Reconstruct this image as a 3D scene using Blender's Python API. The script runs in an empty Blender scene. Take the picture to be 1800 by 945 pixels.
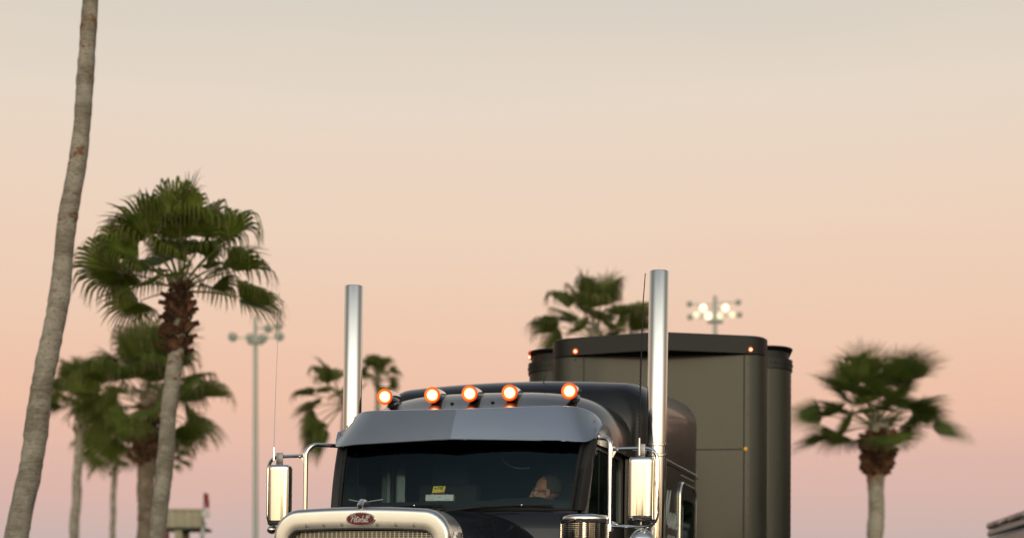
import bpy, bmesh, math, random
from mathutils import Vector, Matrix

random.seed(7)
sc = bpy.context.scene
COL = sc.collection
PI = math.pi

# ------------------------------------------------------------------ camera, world, sun
F_PX, HC = 2782.0, 1.2                      # focal length in photo pixels, camera height
cam_d = bpy.data.cameras.new("camera")
cam = bpy.data.objects.new("camera", cam_d)
COL.objects.link(cam)
sc.camera = cam
cam.location = (0, 0, HC)
cam.rotation_euler = (math.radians(90), 0, 0)
cam_d.sensor_width = 36.0
cam_d.lens = F_PX / 1800 * 36
cam_d.shift_y = (1114 - 472.5) / 1800
cam_d.clip_end = 6000
cam_d.clip_start = 0.1
cam_d.dof.use_dof = True
cam_d.dof.focus_distance = 10.4
cam_d.dof.aperture_fstop = 1.5

SUN_EL, SUN_AZ = 5.0, 0.0                  # sun just down behind the camera
world = bpy.data.worlds.new("World")
sc.world = world
world.use_nodes = True
wn, wl = world.node_tree.nodes, world.node_tree.links
bg = wn["Background"]


def wmath(op, a, b=None, c=None, clamp=False):
    n = wn.new("ShaderNodeMath")
    n.operation = op
    n.use_clamp = clamp
    for i, v in enumerate((a, b, c)):
        if v is None:
            continue
        if isinstance(v, (int, float)):
            n.inputs[i].default_value = v
        else:
            wl.new(v, n.inputs[i])
    return n.outputs[0]


def wramp(fac, stops):
    n = wn.new("ShaderNodeValToRGB")
    e = n.color_ramp.elements
    while len(e) < len(stops):
        e.new(0.5)
    for el, (p, c) in zip(e, stops):
        el.position = p / 90.0
        el.color = (*c, 1)
    wl.new(fac, n.inputs[0])
    return n.outputs[0]


tc = wn.new("ShaderNodeTexCoord")
sep = wn.new("ShaderNodeSeparateXYZ")
wl.new(tc.outputs["Generated"], sep.inputs[0])
sx, sy, sz = sep.outputs
elev = wmath("MULTIPLY", wmath("ARCSINE", sz), 180 / PI / 90.0, clamp=True)      # 0..1 = horizon..zenith
# twilight: rose band and pale arch opposite the sun, warm afterglow round the sun, slate blue overhead
HIGH = [(34, (.42, .44, .46)), (48, (.29, .325, .37)), (65, (.21, .25, .315)), (90, (.17, .205, .27))]
# faint uneven veils of high haze drift the bands up and down a little
mpw = wn.new("ShaderNodeMapping")
mpw.inputs["Scale"].default_value = (2.2, 2.2, 16)
wl.new(tc.outputs["Generated"], mpw.inputs[0])
nzw = wn.new("ShaderNodeTexNoise")
nzw.inputs["Scale"].default_value = 1.6
nzw.inputs["Detail"].default_value = 4
wl.new(mpw.outputs[0], nzw.inputs["Vector"])
elev = wmath("ADD", elev, wmath("MULTIPLY", wmath("SUBTRACT", nzw.outputs[0], .5), .022), clamp=True)
anti = wramp(elev, [(0, (.46, .42, .43)), (3.3, (.575, .455, .425)), (5.2, (.69, .455, .405)), (8.2, (.835, .518, .386)),
                    (11, (.84, .570, .428)), (14.5, (.83, .630, .490)), (18.5, (.785, .664, .552)), (22, (.665, .615, .533))] + HIGH)
glow = wramp(elev, [(0, (1.5, .74, .27)), (3, (1.95, 1.32, .72)), (7, (2.3, 1.95, 1.32)), (13, (2.2, 2.06, 1.70)),
                    (20, (1.7, 1.68, 1.48)), (27, (1.05, 1.04, .95))] + HIGH)
sa = math.radians(SUN_AZ)
dirx, diry = math.sin(sa), -math.cos(sa)
hlen = wmath("MAXIMUM", wmath("SQRT", wmath("ADD", wmath("MULTIPLY", sx, sx), wmath("MULTIPLY", sy, sy))), 1e-4)
caz = wmath("DIVIDE", wmath("ADD", wmath("MULTIPLY", sx, dirx), wmath("MULTIPLY", sy, diry)), hlen)
mr = wn.new("ShaderNodeMapRange")
mr.interpolation_type = "SMOOTHSTEP"
wl.new(caz, mr.inputs[0])
mr.inputs[1].default_value = 0.05
mr.inputs[2].default_value = 0.85
mixs = wn.new("ShaderNodeMix")
mixs.data_type = "RGBA"
wl.new(mr.outputs[0], mixs.inputs[0])
wl.new(anti, mixs.inputs[6])
wl.new(glow, mixs.inputs[7])
sky = wn.new("ShaderNodeTexSky")
sky.sky_type = "NISHITA"
sky.sun_disc = False
sky.sun_elevation = math.radians(-1.0)
sky.sun_rotation = math.radians(180 - SUN_AZ)
skys = wn.new("ShaderNodeVectorMath")
skys.operation = "SCALE"
wl.new(sky.outputs[0], skys.inputs[0])
skys.inputs[3].default_value = 0.05
addv = wn.new("ShaderNodeVectorMath")
addv.operation = "ADD"
c2 = wmath("SUBTRACT", 1.0, wmath("MULTIPLY", caz, caz), clamp=True)
dim = wmath("SUBTRACT", 1.0, wmath("MULTIPLY", wmath("MULTIPLY", c2, c2), .6))
dimv = wn.new("ShaderNodeVectorMath")
dimv.operation = "SCALE"
wl.new(mixs.outputs[2], dimv.inputs[0])
wl.new(dim, dimv.inputs[3])
wl.new(dimv.outputs[0], addv.inputs[0])
wl.new(skys.outputs[0], addv.inputs[1])
wl.new(addv.outputs[0], bg.inputs[0])
bg.inputs[1].default_value = 1.0

sun_d = bpy.data.lights.new("sun", "SUN")
sun_d.energy = 0.65
sun_d.angle = math.radians(22)
sun_d.color = (1.0, .80, .52)
sun = bpy.data.objects.new("sun", sun_d)
COL.objects.link(sun)
e_ = math.radians(SUN_EL)
sv = Vector((dirx * math.cos(e_), diry * math.cos(e_), math.sin(e_)))
sun.rotation_euler = sv.to_track_quat("Z", "Y").to_euler()
sun.location = sv * 30 + Vector((0, 0, 20))

sc.view_settings.view_transform = "Standard"
sc.view_settings.look = "None"
sc.view_settings.exposure = 0
sc.view_settings.gamma = 1
sc.cycles.max_bounces = 10
sc.cycles.transparent_max_bounces = 12
sc.cycles.use_denoising = True


# ------------------------------------------------------------------ materials
def mat(name, base, rough=.5, metal=0., coat=0., var=0., vscale=8., bump=0., bscale=60., emit=None, estr=0.,
        rvar=0., stretch=(1, 1, 1), col2=None, objvar=0., spec=.5):
    m = bpy.data.materials.new(name)
    m.use_nodes = True
    n, l = m.node_tree.nodes, m.node_tree.links
    p = n["Principled BSDF"]
    p.inputs["Base Color"].default_value = (*base, 1)
    p.inputs["Roughness"].default_value = rough
    p.inputs["Metallic"].default_value = metal
    p.inputs["Specular IOR Level"].default_value = spec
    if coat:
        p.inputs["Coat Weight"].default_value = coat
        p.inputs["Coat Roughness"].default_value = .06
    if emit:
        p.inputs["Emission Color"].default_value = (*emit, 1)
        p.inputs["Emission Strength"].default_value = estr
    if var or bump or rvar or col2:
        t = n.new("ShaderNodeTexCoord")
        mp = n.new("ShaderNodeMapping")
        mp.inputs["Scale"].default_value = stretch
        l.new(t.outputs["Object"], mp.inputs[0])
        nz = n.new("ShaderNodeTexNoise")
        nz.inputs["Scale"].default_value = vscale
        nz.inputs["Detail"].default_value = 6
        nz.inputs["Roughness"].default_value = .62
        l.new(mp.outputs[0], nz.inputs["Vector"])
        if var or col2:
            r = n.new("ShaderNodeValToRGB")
            c2 = col2 or tuple(min(1, c * (1 + var)) for c in base)
            c1 = base if col2 else tuple(c * (1 - var) for c in base)
            r.color_ramp.elements[0].position = .34
            r.color_ramp.elements[0].color = (*c1, 1)
            r.color_ramp.elements[1].position = .68
            r.color_ramp.elements[1].color = (*c2, 1)
            l.new(nz.outputs[0], r.inputs[0])
            out = r.outputs[0]
            if objvar:
                oi = n.new("ShaderNodeObjectInfo")
                h = n.new("ShaderNodeHueSaturation")
                m1 = n.new("ShaderNodeMapRange")
                m1.inputs[3].default_value = 1 - objvar
                m1.inputs[4].default_value = 1 + objvar
                l.new(oi.outputs["Random"], m1.inputs[0])
                l.new(m1.outputs[0], h.inputs["Value"])
                l.new(out, h.inputs["Color"])
                out = h.outputs[0]
            l.new(out, p.inputs["Base Color"])
        if rvar:
            m2 = n.new("ShaderNodeMapRange")
            m2.inputs[3].default_value = max(0.01, rough - rvar)
            m2.inputs[4].default_value = rough + rvar
            l.new(nz.outputs[0], m2.inputs[0])
            l.new(m2.outputs[0], p.inputs["Roughness"])
        if bump:
            nb = n.new("ShaderNodeTexNoise")
            nb.inputs["Scale"].default_value = bscale
            nb.inputs["Detail"].default_value = 4
            l.new(mp.outputs[0], nb.inputs["Vector"])
            b = n.new("ShaderNodeBump")
            b.inputs["Strength"].default_value = bump
            b.inputs["Distance"].default_value = .02
            l.new(nb.outputs[0], b.inputs["Height"])
            l.new(b.outputs[0], p.inputs["Normal"])
    return m


def leaf_mat(name, c1, c2, trans=.25):
    m = mat(name, c1, .58, var=.3, vscale=3.0, col2=c2, objvar=.38, spec=.22)
    n, l = m.node_tree.nodes, m.node_tree.links
    p = n["Principled BSDF"]
    tr = n.new("ShaderNodeBsdfTranslucent")
    tr.inputs[0].default_value = (c2[0] * 1.6, c2[1] * 1.6, c2[2] * 1.2, 1)
    mx = n.new("ShaderNodeMixShader")
    mx.inputs[0].default_value = trans
    l.new(p.outputs[0], mx.inputs[1])
    l.new(tr.outputs[0], mx.inputs[2])
    l.new(mx.outputs[0], n["Material Output"].inputs[0])
    return m


def glass_mat(name, tint, refl_rough=.015, ior=1.5):
    m = bpy.data.materials.new(name)
    m.use_nodes = True
    n, l = m.node_tree.nodes, m.node_tree.links
    n.remove(n["Principled BSDF"])
    t = n.new("ShaderNodeBsdfTransparent")
    t.inputs[0].default_value = (*tint, 1)
    g = n.new("ShaderNodeBsdfGlossy")
    g.inputs[0].default_value = (.60, .84, .92, 1)
    g.inputs[1].default_value = refl_rough
    fr = n.new("ShaderNodeFresnel")
    fr.inputs[0].default_value = ior
    mx = n.new("ShaderNodeMixShader")
    l.new(fr.outputs[0], mx.inputs[0])
    l.new(t.outputs[0], mx.inputs[1])
    l.new(g.outputs[0], mx.inputs[2])
    l.new(mx.outputs[0], n["Material Output"].inputs[0])
    return m


def lerp_(a, b, t):
    return a + (b - a) * t


def lamp_mat(name, core, cs, rim, rs):
    """a lit lens: hot in the middle, deeper coloured where the lens turns away"""
    m = bpy.data.materials.new(name)
    m.use_nodes = True
    n, l = m.node_tree.nodes, m.node_tree.links
    n.remove(n["Principled BSDF"])
    lw = n.new("ShaderNodeLayerWeight")
    lw.inputs[0].default_value = .5
    r = n.new("ShaderNodeValToRGB")
    e3 = r.color_ramp.elements.new(.5)
    el = r.color_ramp.elements
    for q, pos, c in ((el[0], .06, [c * cs for c in core]), (el[1], .27, [lerp_(a * cs, b * rs, .70) for a, b in zip(core, rim)]), (el[2], .52, [c * rs * .7 for c in rim])):
        q.position, q.color = pos, (*c, 1)
    l.new(lw.outputs["Facing"], r.inputs[0])
    e = n.new("ShaderNodeEmission")
    l.new(r.outputs[0], e.inputs[0])
    l.new(e.outputs[0], n["Material Output"].inputs[0])
    return m


M = {}
M["paint"] = mat("black_paint", (.009, .009, .011), .28, coat=.55, rvar=.06, vscale=3, var=.15, bump=.02, bscale=5)
M["roof_paint"] = mat("gloss_black_roof", (.009, .009, .011), .22, coat=.5, rvar=.05, vscale=4, spec=.35)
M["paint_side"] = mat("black_paint_satin", (.010, .010, .010), .34, coat=.35, rvar=.08, vscale=2.5, bump=.015, bscale=4)
M["black"] = mat("black_plastic", (.015, .015, .016), .5, bump=.08, bscale=200)
M["rubber"] = mat("rubber", (.012, .012, .012), .75)
M["chrome"] = mat("chrome", (.78, .77, .75), .07, 1., rvar=.04, vscale=14, bump=.004, bscale=6)
M["stack"] = mat("stack_chrome", (.80, .79, .76), .075, 1., rvar=.05, vscale=9, stretch=(1, 1, .25), bump=.006, bscale=8)
M["alu"] = mat("brushed_aluminium", (.74, .73, .70), .25, 1., rvar=.05, vscale=6, bump=.005, bscale=5)
M["visor"] = mat("satin_steel", (.64, .66, .68), .36, 1., rvar=.05, vscale=5, bump=.006, bscale=3)
M["mesh_bar"] = mat("grille_bar_metal", (.66, .62, .52), .34, 1.)
M["steel"] = mat("dull_steel", (.30, .30, .30), .38, 1., rvar=.1)
M["emblem"] = mat("oxblood_enamel", (.15, .012, .02), .45)
M["white"] = mat("white_lettering", (.78, .77, .73), .4)
M["sign"] = mat("grey_lettering", (.42, .46, .45), .45)
M["glass"] = glass_mat("windscreen_glass", (.80, .88, .89))
M["glass_dark"] = glass_mat("tinted_glass", (.05, .055, .055))
M["interior"] = mat("dark_trim", (.022, .024, .026), .7, bump=.1, bscale=150)
M["dash"] = mat("dash_vinyl", (.03, .036, .038), .65, bump=.1, bscale=150)
M["seat"] = mat("seat_cloth", (.04, .042, .046), .85, bump=.2, bscale=120)
M["device"] = mat("pale_plastic", (.66, .74, .70), .45, var=.05)
M["card"] = mat("yellow_card", (.80, .70, .07), .5, var=.08)
M["card_red"] = mat("red_print", (.32, .04, .03), .5)
M["card_ink"] = mat("brown_print", (.14, .06, .02), .5)
M["amber_lamp"] = lamp_mat("lit_amber_lens", (1, .70, .34), 6.0, (1, .085, .003), 3.2)
M["amber_halo"] = mat("amber_halo_glow", (.6, .12, .01), .3, emit=(1, .06, .002), estr=.75)  # emissive colour painting the orange bloom round the lit lamps
M["marker"] = lamp_mat("lit_marker_lens", (1, .62, .32), 3.6, (1, .1, .01), 1.3)
M["marker_dim"] = mat("dim_amber_lens", (.7, .32, .03), .3, emit=(1, .5, .06), estr=.25)
M["red_lens"] = mat("red_lens", (.45, .01, .015), .25, coat=.5, emit=(1, .02, .02), estr=.25)
M["trailer"] = mat("trailer_skin", (.043, .045, .034), .44, .35, coat=.1, rvar=.10, vscale=3.2, var=.22, bump=.02, bscale=2.5, stretch=(1, 1, .22))
M["trailer_band"] = mat("trailer_band_paint", (.019, .019, .017), .44, .35, rvar=.06, vscale=2, var=.12, bump=.02, bscale=3)
M["trailer_dark"] = mat("trailer_edge", (.02, .02, .02), .5, .3)
M["asphalt"] = mat("asphalt", (.05, .05, .052), .85, var=.25, vscale=.8, bump=.3, bscale=40)
M["grass"] = mat("verge_grass", (.05, .075, .025), .9, var=.4, vscale=.6, bump=.5, bscale=8)
M["line"] = mat("road_paint", (.75, .74, .70), .6, var=.1)
def bark_mat(name, dark, mid, pale, scar):
    """ringed grey trunk with flecks; rough reddish leaf scars where the mesh marks them"""
    m = mat(name, mid, .9)
    n, l = m.node_tree.nodes, m.node_tree.links
    p = n["Principled BSDF"]
    t = n.new("ShaderNodeTexCoord")
    def noise(scale, stretch, detail=6, rough=.65):
        mp = n.new("ShaderNodeMapping")
        mp.inputs["Scale"].default_value = stretch
        l.new(t.outputs["Object"], mp.inputs[0])
        q = n.new("ShaderNodeTexNoise")
        q.inputs["Scale"].default_value = scale
        q.inputs["Detail"].default_value = detail
        q.inputs["Roughness"].default_value = rough
        l.new(mp.outputs[0], q.inputs["Vector"])
        return q.outputs[0]
    def ramp(f, stops):
        r = n.new("ShaderNodeValToRGB")
        while len(r.color_ramp.elements) < len(stops):
            r.color_ramp.elements.new(.5)
        for e, (x, c) in zip(r.color_ramp.elements, stops):
            e.position, e.color = x, (*c, 1)
        l.new(f, r.inputs[0])
        return r.outputs[0]
    def mix(f, a, b):
        q = n.new("ShaderNodeMix")
        q.data_type = "RGBA"
        l.new(f, q.inputs[0]); l.new(a, q.inputs[6]); l.new(b, q.inputs[7])
        return q.outputs[2]
    rings = ramp(noise(6, (1, 1, 7)), [(.33, dark), (.5, mid), (.68, pale)])
    patch = ramp(noise(3.2, (1, 1, 1.2), 5), [(.41, tuple(c * .60 for c in mid)), (.58, pale)])
    half = n.new("ShaderNodeValue"); half.outputs[0].default_value = .55
    col = mix(half.outputs[0], rings, patch)
    fleck = ramp(noise(34, (1, 1, 2.2), 3), [(.57, (0, 0, 0)), (.64, (.85, .85, .85))])
    blk = n.new("ShaderNodeRGB"); blk.outputs[0].default_value = (*[c * .5 for c in dark], 1)
    col = mix(fleck, col, blk.outputs[0])
    at = n.new("ShaderNodeAttribute"); at.attribute_name = "scar"
    ad = n.new("ShaderNodeMath"); ad.operation = "MULTIPLY"
    l.new(noise(16, (1, 1, 1.6), 5, .7), ad.inputs[0]); l.new(at.outputs["Fac"], ad.inputs[1])
    msk = ramp(ad.outputs[0], [(.36, (0, 0, 0)), (.46, (1, 1, 1))])
    sc_ = ramp(noise(30, (1, 1, 1.5), 5), [(.36, scar[0]), (.66, scar[1])])
    l.new(mix(msk, col, sc_), p.inputs["Base Color"])
    b = n.new("ShaderNodeBump")
    b.inputs["Strength"].default_value = .8
    b.inputs["Distance"].default_value = .03
    l.new(noise(14, (1, 1, 4)), b.inputs["Height"])
    l.new(b.outputs[0], p.inputs["Normal"])
    return m


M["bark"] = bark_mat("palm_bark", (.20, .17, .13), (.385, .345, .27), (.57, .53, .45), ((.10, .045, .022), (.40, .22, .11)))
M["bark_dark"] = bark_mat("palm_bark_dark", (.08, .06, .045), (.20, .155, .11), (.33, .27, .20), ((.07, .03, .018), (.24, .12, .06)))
M["boot"] = mat("palm_boot", (.045, .022, .014), .85, vscale=9, bump=.6, bscale=30, col2=(.21, .095, .045), objvar=.6)
M["leaf"] = leaf_mat("fan_leaf", (.036, .066, .010), (.165, .205, .030))
M["leaf_far"] = leaf_mat("fan_leaf_far", (.042, .070, .015), (.145, .180, .038))
M["leaf_sabal"] = leaf_mat("sabal_leaf", (.040, .070, .016), (.130, .165, .036))
M["petiole"] = mat("petiole", (.16, .17, .05), .5, var=.3)
M["dead"] = mat("dry_thread", (.30, .24, .13), .8, var=.3)
M["pole"] = mat("galvanised_pole", (.42, .48, .45), .5, .3, var=.1)
M["fixture"] = mat("fixture_housing", (.22, .27, .25), .5, .3)
M["flood"] = mat("lit_flood_lens", (.9, .9, .8), .3, emit=(1, .92, .62), estr=1.4)
M["flood_dim"] = mat("warming_flood_lens", (.9, .9, .8), .3, emit=(1, .90, .55), estr=.75)
M["flood_off"] = mat("unlit_flood_lens", (.30, .38, .34), .3)
M["stand_panel"] = mat("weathered_panel", (.44, .41, .28), .7, var=.15)
M["stand_dark"] = mat("stand_frame", (.05, .06, .045), .7)
M["red_cloth"] = mat("red_cloth", (.42, .03, .03), .8, var=.3, vscale=4)
M["red_paint"] = mat("dark_red_paint", (.20, .015, .02), .5)
M["pale_paint"] = mat("pale_paint", (.62, .66, .70), .5)
M["coach"] = mat("coach_silver", (.30, .30, .27), .4, .5, var=.08)
M["coach_black"] = mat("coach_black", (.012, .012, .01), .3, coat=.5)
M["coach_pink"] = mat("coach_roof_panel", (.42, .35, .30), .35, .4)
M["skin"] = mat("skin", (.52, .27, .18), .55, var=.08, vscale=20)
M["hair"] = mat("greying_hair", (.085, .072, .062), .75, bump=.6, bscale=160)
M["shirt"] = mat("dark_shirt", (.035, .045, .06), .85, bump=.2, bscale=60)
M["trousers"] = mat("dark_trousers", (.03, .03, .035), .85)
M["specs"] = mat("spectacle_metal", (.5, .5, .5), .3, .8)
M["wood_far"] = mat("wood_foliage", (.022, .030, .014), .95, var=.4, vscale=.5, col2=(.045, .055, .025))
M["trim_grey"] = mat("grey_frame_paint", (.16, .15, .135), .35, .3, coat=.3)


# ------------------------------------------------------------------ mesh builder
def link(o, parent=None):
    COL.objects.link(o)
    if parent is not None:
        o.parent = parent
    return o


def tag(o, label=None, cat=None, group=None, kind=None):
    for k, v in (("label", label), ("category", cat), ("group", group), ("kind", kind)):
        if v:
            o[k] = v
    return o


def thing(name, label, cat, loc=(0, 0, 0), rot=(0, 0, 0), group=None):
    o = bpy.data.objects.new(name, None)
    o.empty_display_size = .3
    o.location = loc
    o.rotation_euler = rot
    COL.objects.link(o)
    return tag(o, label, cat, group)


class MB:
    def __init__(s):
        s.v, s.f, s.mi = [], [], []

    def add(s, vs, fs, mi=0):
        b = len(s.v)
        s.v += [tuple(p) for p in vs]
        s.f += [tuple(b + i for i in f) for f in fs]
        s.mi += [mi] * len(fs)
        return s

    def box(s, c, d, mi=0, rot=None):
        x, y, z = d[0] / 2, d[1] / 2, d[2] / 2
        vs = [Vector((i, j, k)) for i in (-x, x) for j in (-y, y) for k in (-z, z)]
        if rot is not None:
            vs = [rot @ p for p in vs]
        c = Vector(c)
        return s.add([p + c for p in vs], [(0, 1, 3, 2), (4, 6, 7, 5), (0, 4, 5, 1), (2, 3, 7, 6), (0, 2, 6, 4), (1, 5, 7, 3)], mi)

    def grid(s, rows, mi=0, closed=False, flip=False):
        """rows: list of equal-length point lists"""
        n = len(rows[0])
        fs = []
        for i in range(len(rows) - 1):
            for j in range(n if closed else n - 1):
                a, b = i * n + j, i * n + (j + 1) % n
                q = (a, b, b + n, a + n)
                fs.append(q[::-1] if flip else q)
        return s.add([p for r in rows for p in r], fs, mi)

    def poly(s, pts, mi=0):
        return s.add(pts, [tuple(range(len(pts)))], mi)

    def prism(s, pts, off, mi=0):
        """closed prism from an outline and an offset vector"""
        n = len(pts)
        off = Vector(off)
        a = [Vector(p) for p in pts]
        fs = [tuple(range(n))[::-1], tuple(range(n, 2 * n))]
        fs += [(i, (i + 1) % n, n + (i + 1) % n, n + i) for i in range(n)]
        return s.add(a + [p + off for p in a], fs, mi)

    def tube(s, path, r, n=10, mi=0, cap=True):
        P = [Vector(p) for p in path]
        R = r if isinstance(r, (list, tuple)) else [r] * len(P)
        rows = []
        t0 = (P[1] - P[0]).normalized()
        ref = Vector((0, 0, 1)) if abs(t0.z) < .9 else Vector((1, 0, 0))
        u = t0.cross(ref).normalized()
        for i, p in enumerate(P):
            t = (P[min(i + 1, len(P) - 1)] - P[max(i - 1, 0)]).normalized()
            u = (u - t * u.dot(t)).normalized()
            w = t.cross(u)
            rows.append([p + (u * math.cos(2 * PI * k / n) + w * math.sin(2 * PI * k / n)) * R[i] for k in range(n)])
        s.grid(rows, mi, closed=True)
        if cap:
            s.poly(rows[0][::-1], mi)
            s.poly(rows[-1], mi)
        return s

    def lathe(s, prof, n=24, mi=0, origin=(0, 0, 0), axis=(0, 0, 1)):
        """prof: (radius, height) pairs turned round an axis"""
        q = Vector((0, 0, 1)).rotation_difference(Vector(axis))
        o = Vector(origin)
        rows = [[o + q @ Vector((r * math.cos(2 * PI * k / n), r * math.sin(2 * PI * k / n), h)) for k in range(n)] for r, h in prof]
        return s.grid(rows, mi, closed=True)

    def ball(s, c, r, n=12, m=8, mi=0, rot=None):
        r = (r, r, r) if isinstance(r, (int, float)) else r
        c = Vector(c)
        rows = []
        for i in range(m + 1):
            a = PI * i / m
            row = []
            for k in range(n):
                b = 2 * PI * k / n
                p = Vector((r[0] * max(math.sin(a), .001) * math.cos(b), r[1] * max(math.sin(a), .001) * math.sin(b), -r[2] * math.cos(a)))
                row.append(c + (rot @ p if rot is not None else p))
            rows.append(row)
        return s.grid(rows, mi, closed=True)

    def mesh(s, name, mats, angle=35, bevel=0, smooth=True, weld=False):
        me = bpy.data.meshes.new(name)
        me.from_pydata(s.v, [], s.f)
        for m in (mats if isinstance(mats, (list, tuple)) else [mats]):
            me.materials.append(m)
        me.polygons.foreach_set("material_index", s.mi)
        bm = bmesh.new()
        bm.from_mesh(me)
        if weld or bevel:
            bmesh.ops.remove_doubles(bm, verts=bm.verts, dist=1e-5)
        if bevel:
            ed = [e for e in bm.edges if len(e.link_faces) == 2 and e.calc_face_angle(0) > .6]
            bmesh.ops.bevel(bm, geom=ed, offset=bevel, segments=2, profile=.5, affect="EDGES", clamp_overlap=True)
        bmesh.ops.recalc_face_normals(bm, faces=bm.faces)
        bm.to_mesh(me)
        bm.free()
        if smooth:
            me.polygons.foreach_set("use_smooth", [True] * len(me.polygons))
            me.set_sharp_from_angle(angle=math.radians(angle))
        me.update()
        return me

    def build(s, name, mats, parent=None, **k):
        return link(bpy.data.objects.new(name, s.mesh(name, mats, **k)), parent)


def bez(pts, n=8, r=.25):
    """polyline with its corners rounded by fraction/length r"""
    P = [Vector(p) for p in pts]
    out = [P[0]]
    for i in range(1, len(P) - 1):
        a, b, c = P[i - 1], P[i], P[i + 1]
        d = min(r, (a - b).length * .48, (c - b).length * .48)
        p0, p2 = b + (a - b).normalized() * d, b + (c - b).normalized() * d
        for k in range(n + 1):
            t = k / n
            out.append(p0 * (1 - t) ** 2 + b * 2 * t * (1 - t) + p2 * t * t)
    out.append(P[-1])
    return out


def lerp(a, b, t):
    return a + (b - a) * t


def interp(tab, x):
    """piecewise-linear rows (x, ...) with smoothing by cosine"""
    if x <= tab[0][0]:
        return tab[0][1:]
    for a, b in zip(tab, tab[1:]):
        if x <= b[0]:
            t = (x - a[0]) / (b[0] - a[0])
            return tuple(lerp(p, q, t) for p, q in zip(a[1:], b[1:]))
    return tab[-1][1:]


def px(x, y, Y):
    """point of the place that the photograph shows at pixel x, y, seen at distance Y"""
    return Vector(((x - 900) / F_PX * Y, Y, HC + (1114 - y) / F_PX * Y))


# ------------------------------------------------------------------ ground
g = MB()
g.add([(-900, -900, 0), (900, -900, 0), (900, 2500, 0), (-900, 2500, 0)], [(0, 1, 2, 3)])
tag(g.build("ground", M["asphalt"]), kind="structure")
g = MB()
g.add([(-300, 21.5, .1), (300, 21.5, .1), (300, 400, .1), (-300, 400, .1)], [(0, 1, 2, 3)])
g.box((0, 21.4, .06), (600, .2, .12))
tag(g.build("verge", M["grass"]), kind="structure")
g = MB()
for k in range(12):
    x0 = -30 + k * 5
    g.add([(x0, 8.0, .004), (x0 + 2, 8.0, .004), (x0 + 2, 8.14, .004), (x0, 8.14, .004)], [(0, 1, 2, 3)])
tag(g.build("road_marking", M["line"]), kind="structure")

# a wood behind the camera: it shows only as the dark skyline in the chrome
g = MB()
rw = random.Random(3)
for k in range(330):
    a = math.radians(rw.uniform(-158, 158))
    side_ = min(1, max(0, (abs(math.degrees(a)) - 75) / 40))         # taller along both sides of the lot
    d = rw.uniform(85, 115) - 25 * side_
    c = Vector((d * math.sin(a), -d * math.cos(a), 0))
    h = lerp(rw.uniform(4.5, 10.5) * (1 + .3 * math.sin(a * 9)), rw.uniform(8, 13), side_)
    r = rw.uniform(2.0, 4.2)
    for j in range(7):
        cc = c + Vector((rw.uniform(-r, r), rw.uniform(-r, r), h * rw.uniform(.25, .85)))
        rr = Vector((r * rw.uniform(.4, .8), r * .6, h * rw.uniform(.15, .32)))
        g.ball(cc, rr * .72, 6, 4)
        for q in range(34):                                         # leaf sprays over each clump
            n_ = Vector((rw.gauss(0, 1), rw.gauss(0, 1), rw.gauss(0, 1))).normalized()
            p = cc + Vector((n_.x * rr.x, n_.y * rr.y, n_.z * rr.z)) * rw.uniform(.75, 1.15)
            a1 = Vector((rw.gauss(0, 1), rw.gauss(0, 1), rw.gauss(0, 1))).normalized() * rw.uniform(.25, .6)
            b1 = a1.cross(n_).normalized() * rw.uniform(.2, .45)
            g.add([p - a1, p + b1, p + a1, p - b1 + n_ * .2], [(0, 1, 2, 3)])
    g.tube([c - Vector((0, 0, .1)), c + Vector((0, 0, h * .6))], [.22, .1], 6)
tag(g.build("wood", M["wood_far"], smooth=False), kind="stuff")

# ------------------------------------------------------------------ truck
TH, RO = math.radians(17), math.radians(0.9)
truck = thing("semi_truck", "black semi truck with chrome exhaust stacks and five lit amber roof lights", "truck",
              (-0.44, 10.7, 0), (0, RO, -TH))


def sgnpow(x, p):
    return math.copysign(abs(x) ** p, x)


def section(w, z0, zt, n, k=25):
    """arch of a body: up one side, over the top and down the other"""
    pts = []
    for i in range(k):
        a = PI * i / (k - 1)
        pts.append((-w * sgnpow(math.cos(a), 2 / n), z0 + (zt - z0) * sgnpow(math.sin(a), 2 / n)))
    return pts


def section_r(w, zt, r, crown, k=8, nt=16):
    """box section: upright sides, round shoulders, lightly crowned top"""
    pts = [(-w, .9), (-w, 1.6), (-w, 2.2), (-w, zt - r - .3)]
    for i in range(k + 1):
        a = PI - PI / 2 * i / k
        pts.append((-w + r + r * math.cos(a), zt - r + r * math.sin(a)))
    for i in range(1, nt):
        u = lerp(-w + r, w - r, i / nt)
        pts.append((u, zt))
    for i in range(k + 1):
        a = PI / 2 - PI / 2 * i / k
        pts.append((w - r + r * math.cos(a), zt - r + r * math.sin(a)))
    pts += [(w, zt - r - .3), (w, 2.2), (w, 1.6), (w, .9)]
    return [(u, z + crown * (1 - (u / w) ** 2) if z > zt - r else z) for u, z in pts]


# hood
rows = []
for v, w, zt, n in ((-1.46, .535, 1.905, 3.6), (-1.2, .555, 1.922, 3.3), (-.9, .60, 1.936, 3.0), (-.6, .66, 1.952, 2.8),
                    (-.42, .71, 1.972, 2.6), (-.30, .745, 1.996, 2.6), (-.23, .765, 2.014, 2.6), (-.20, .77, 2.02, 2.6)):
    rows.append([(u, v, z) for u, z in [(-w, 1.0)] + section(w, 1.45, zt, n, 41) + [(w, 1.0)]])
g = MB().grid(rows)
g.poly(rows[-1])
hood = g.build("hood", M["paint"], truck, angle=50)
g = MB().tube([(0, v, interp([(-1.46, 1.907), (-.6, 1.954), (-.20, 2.022)], v)[0] + .004) for v in (-1.44, -1, -.5, -.22)], .006, 6)
g.build("hinge_strip", M["chrome"], hood)


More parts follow.
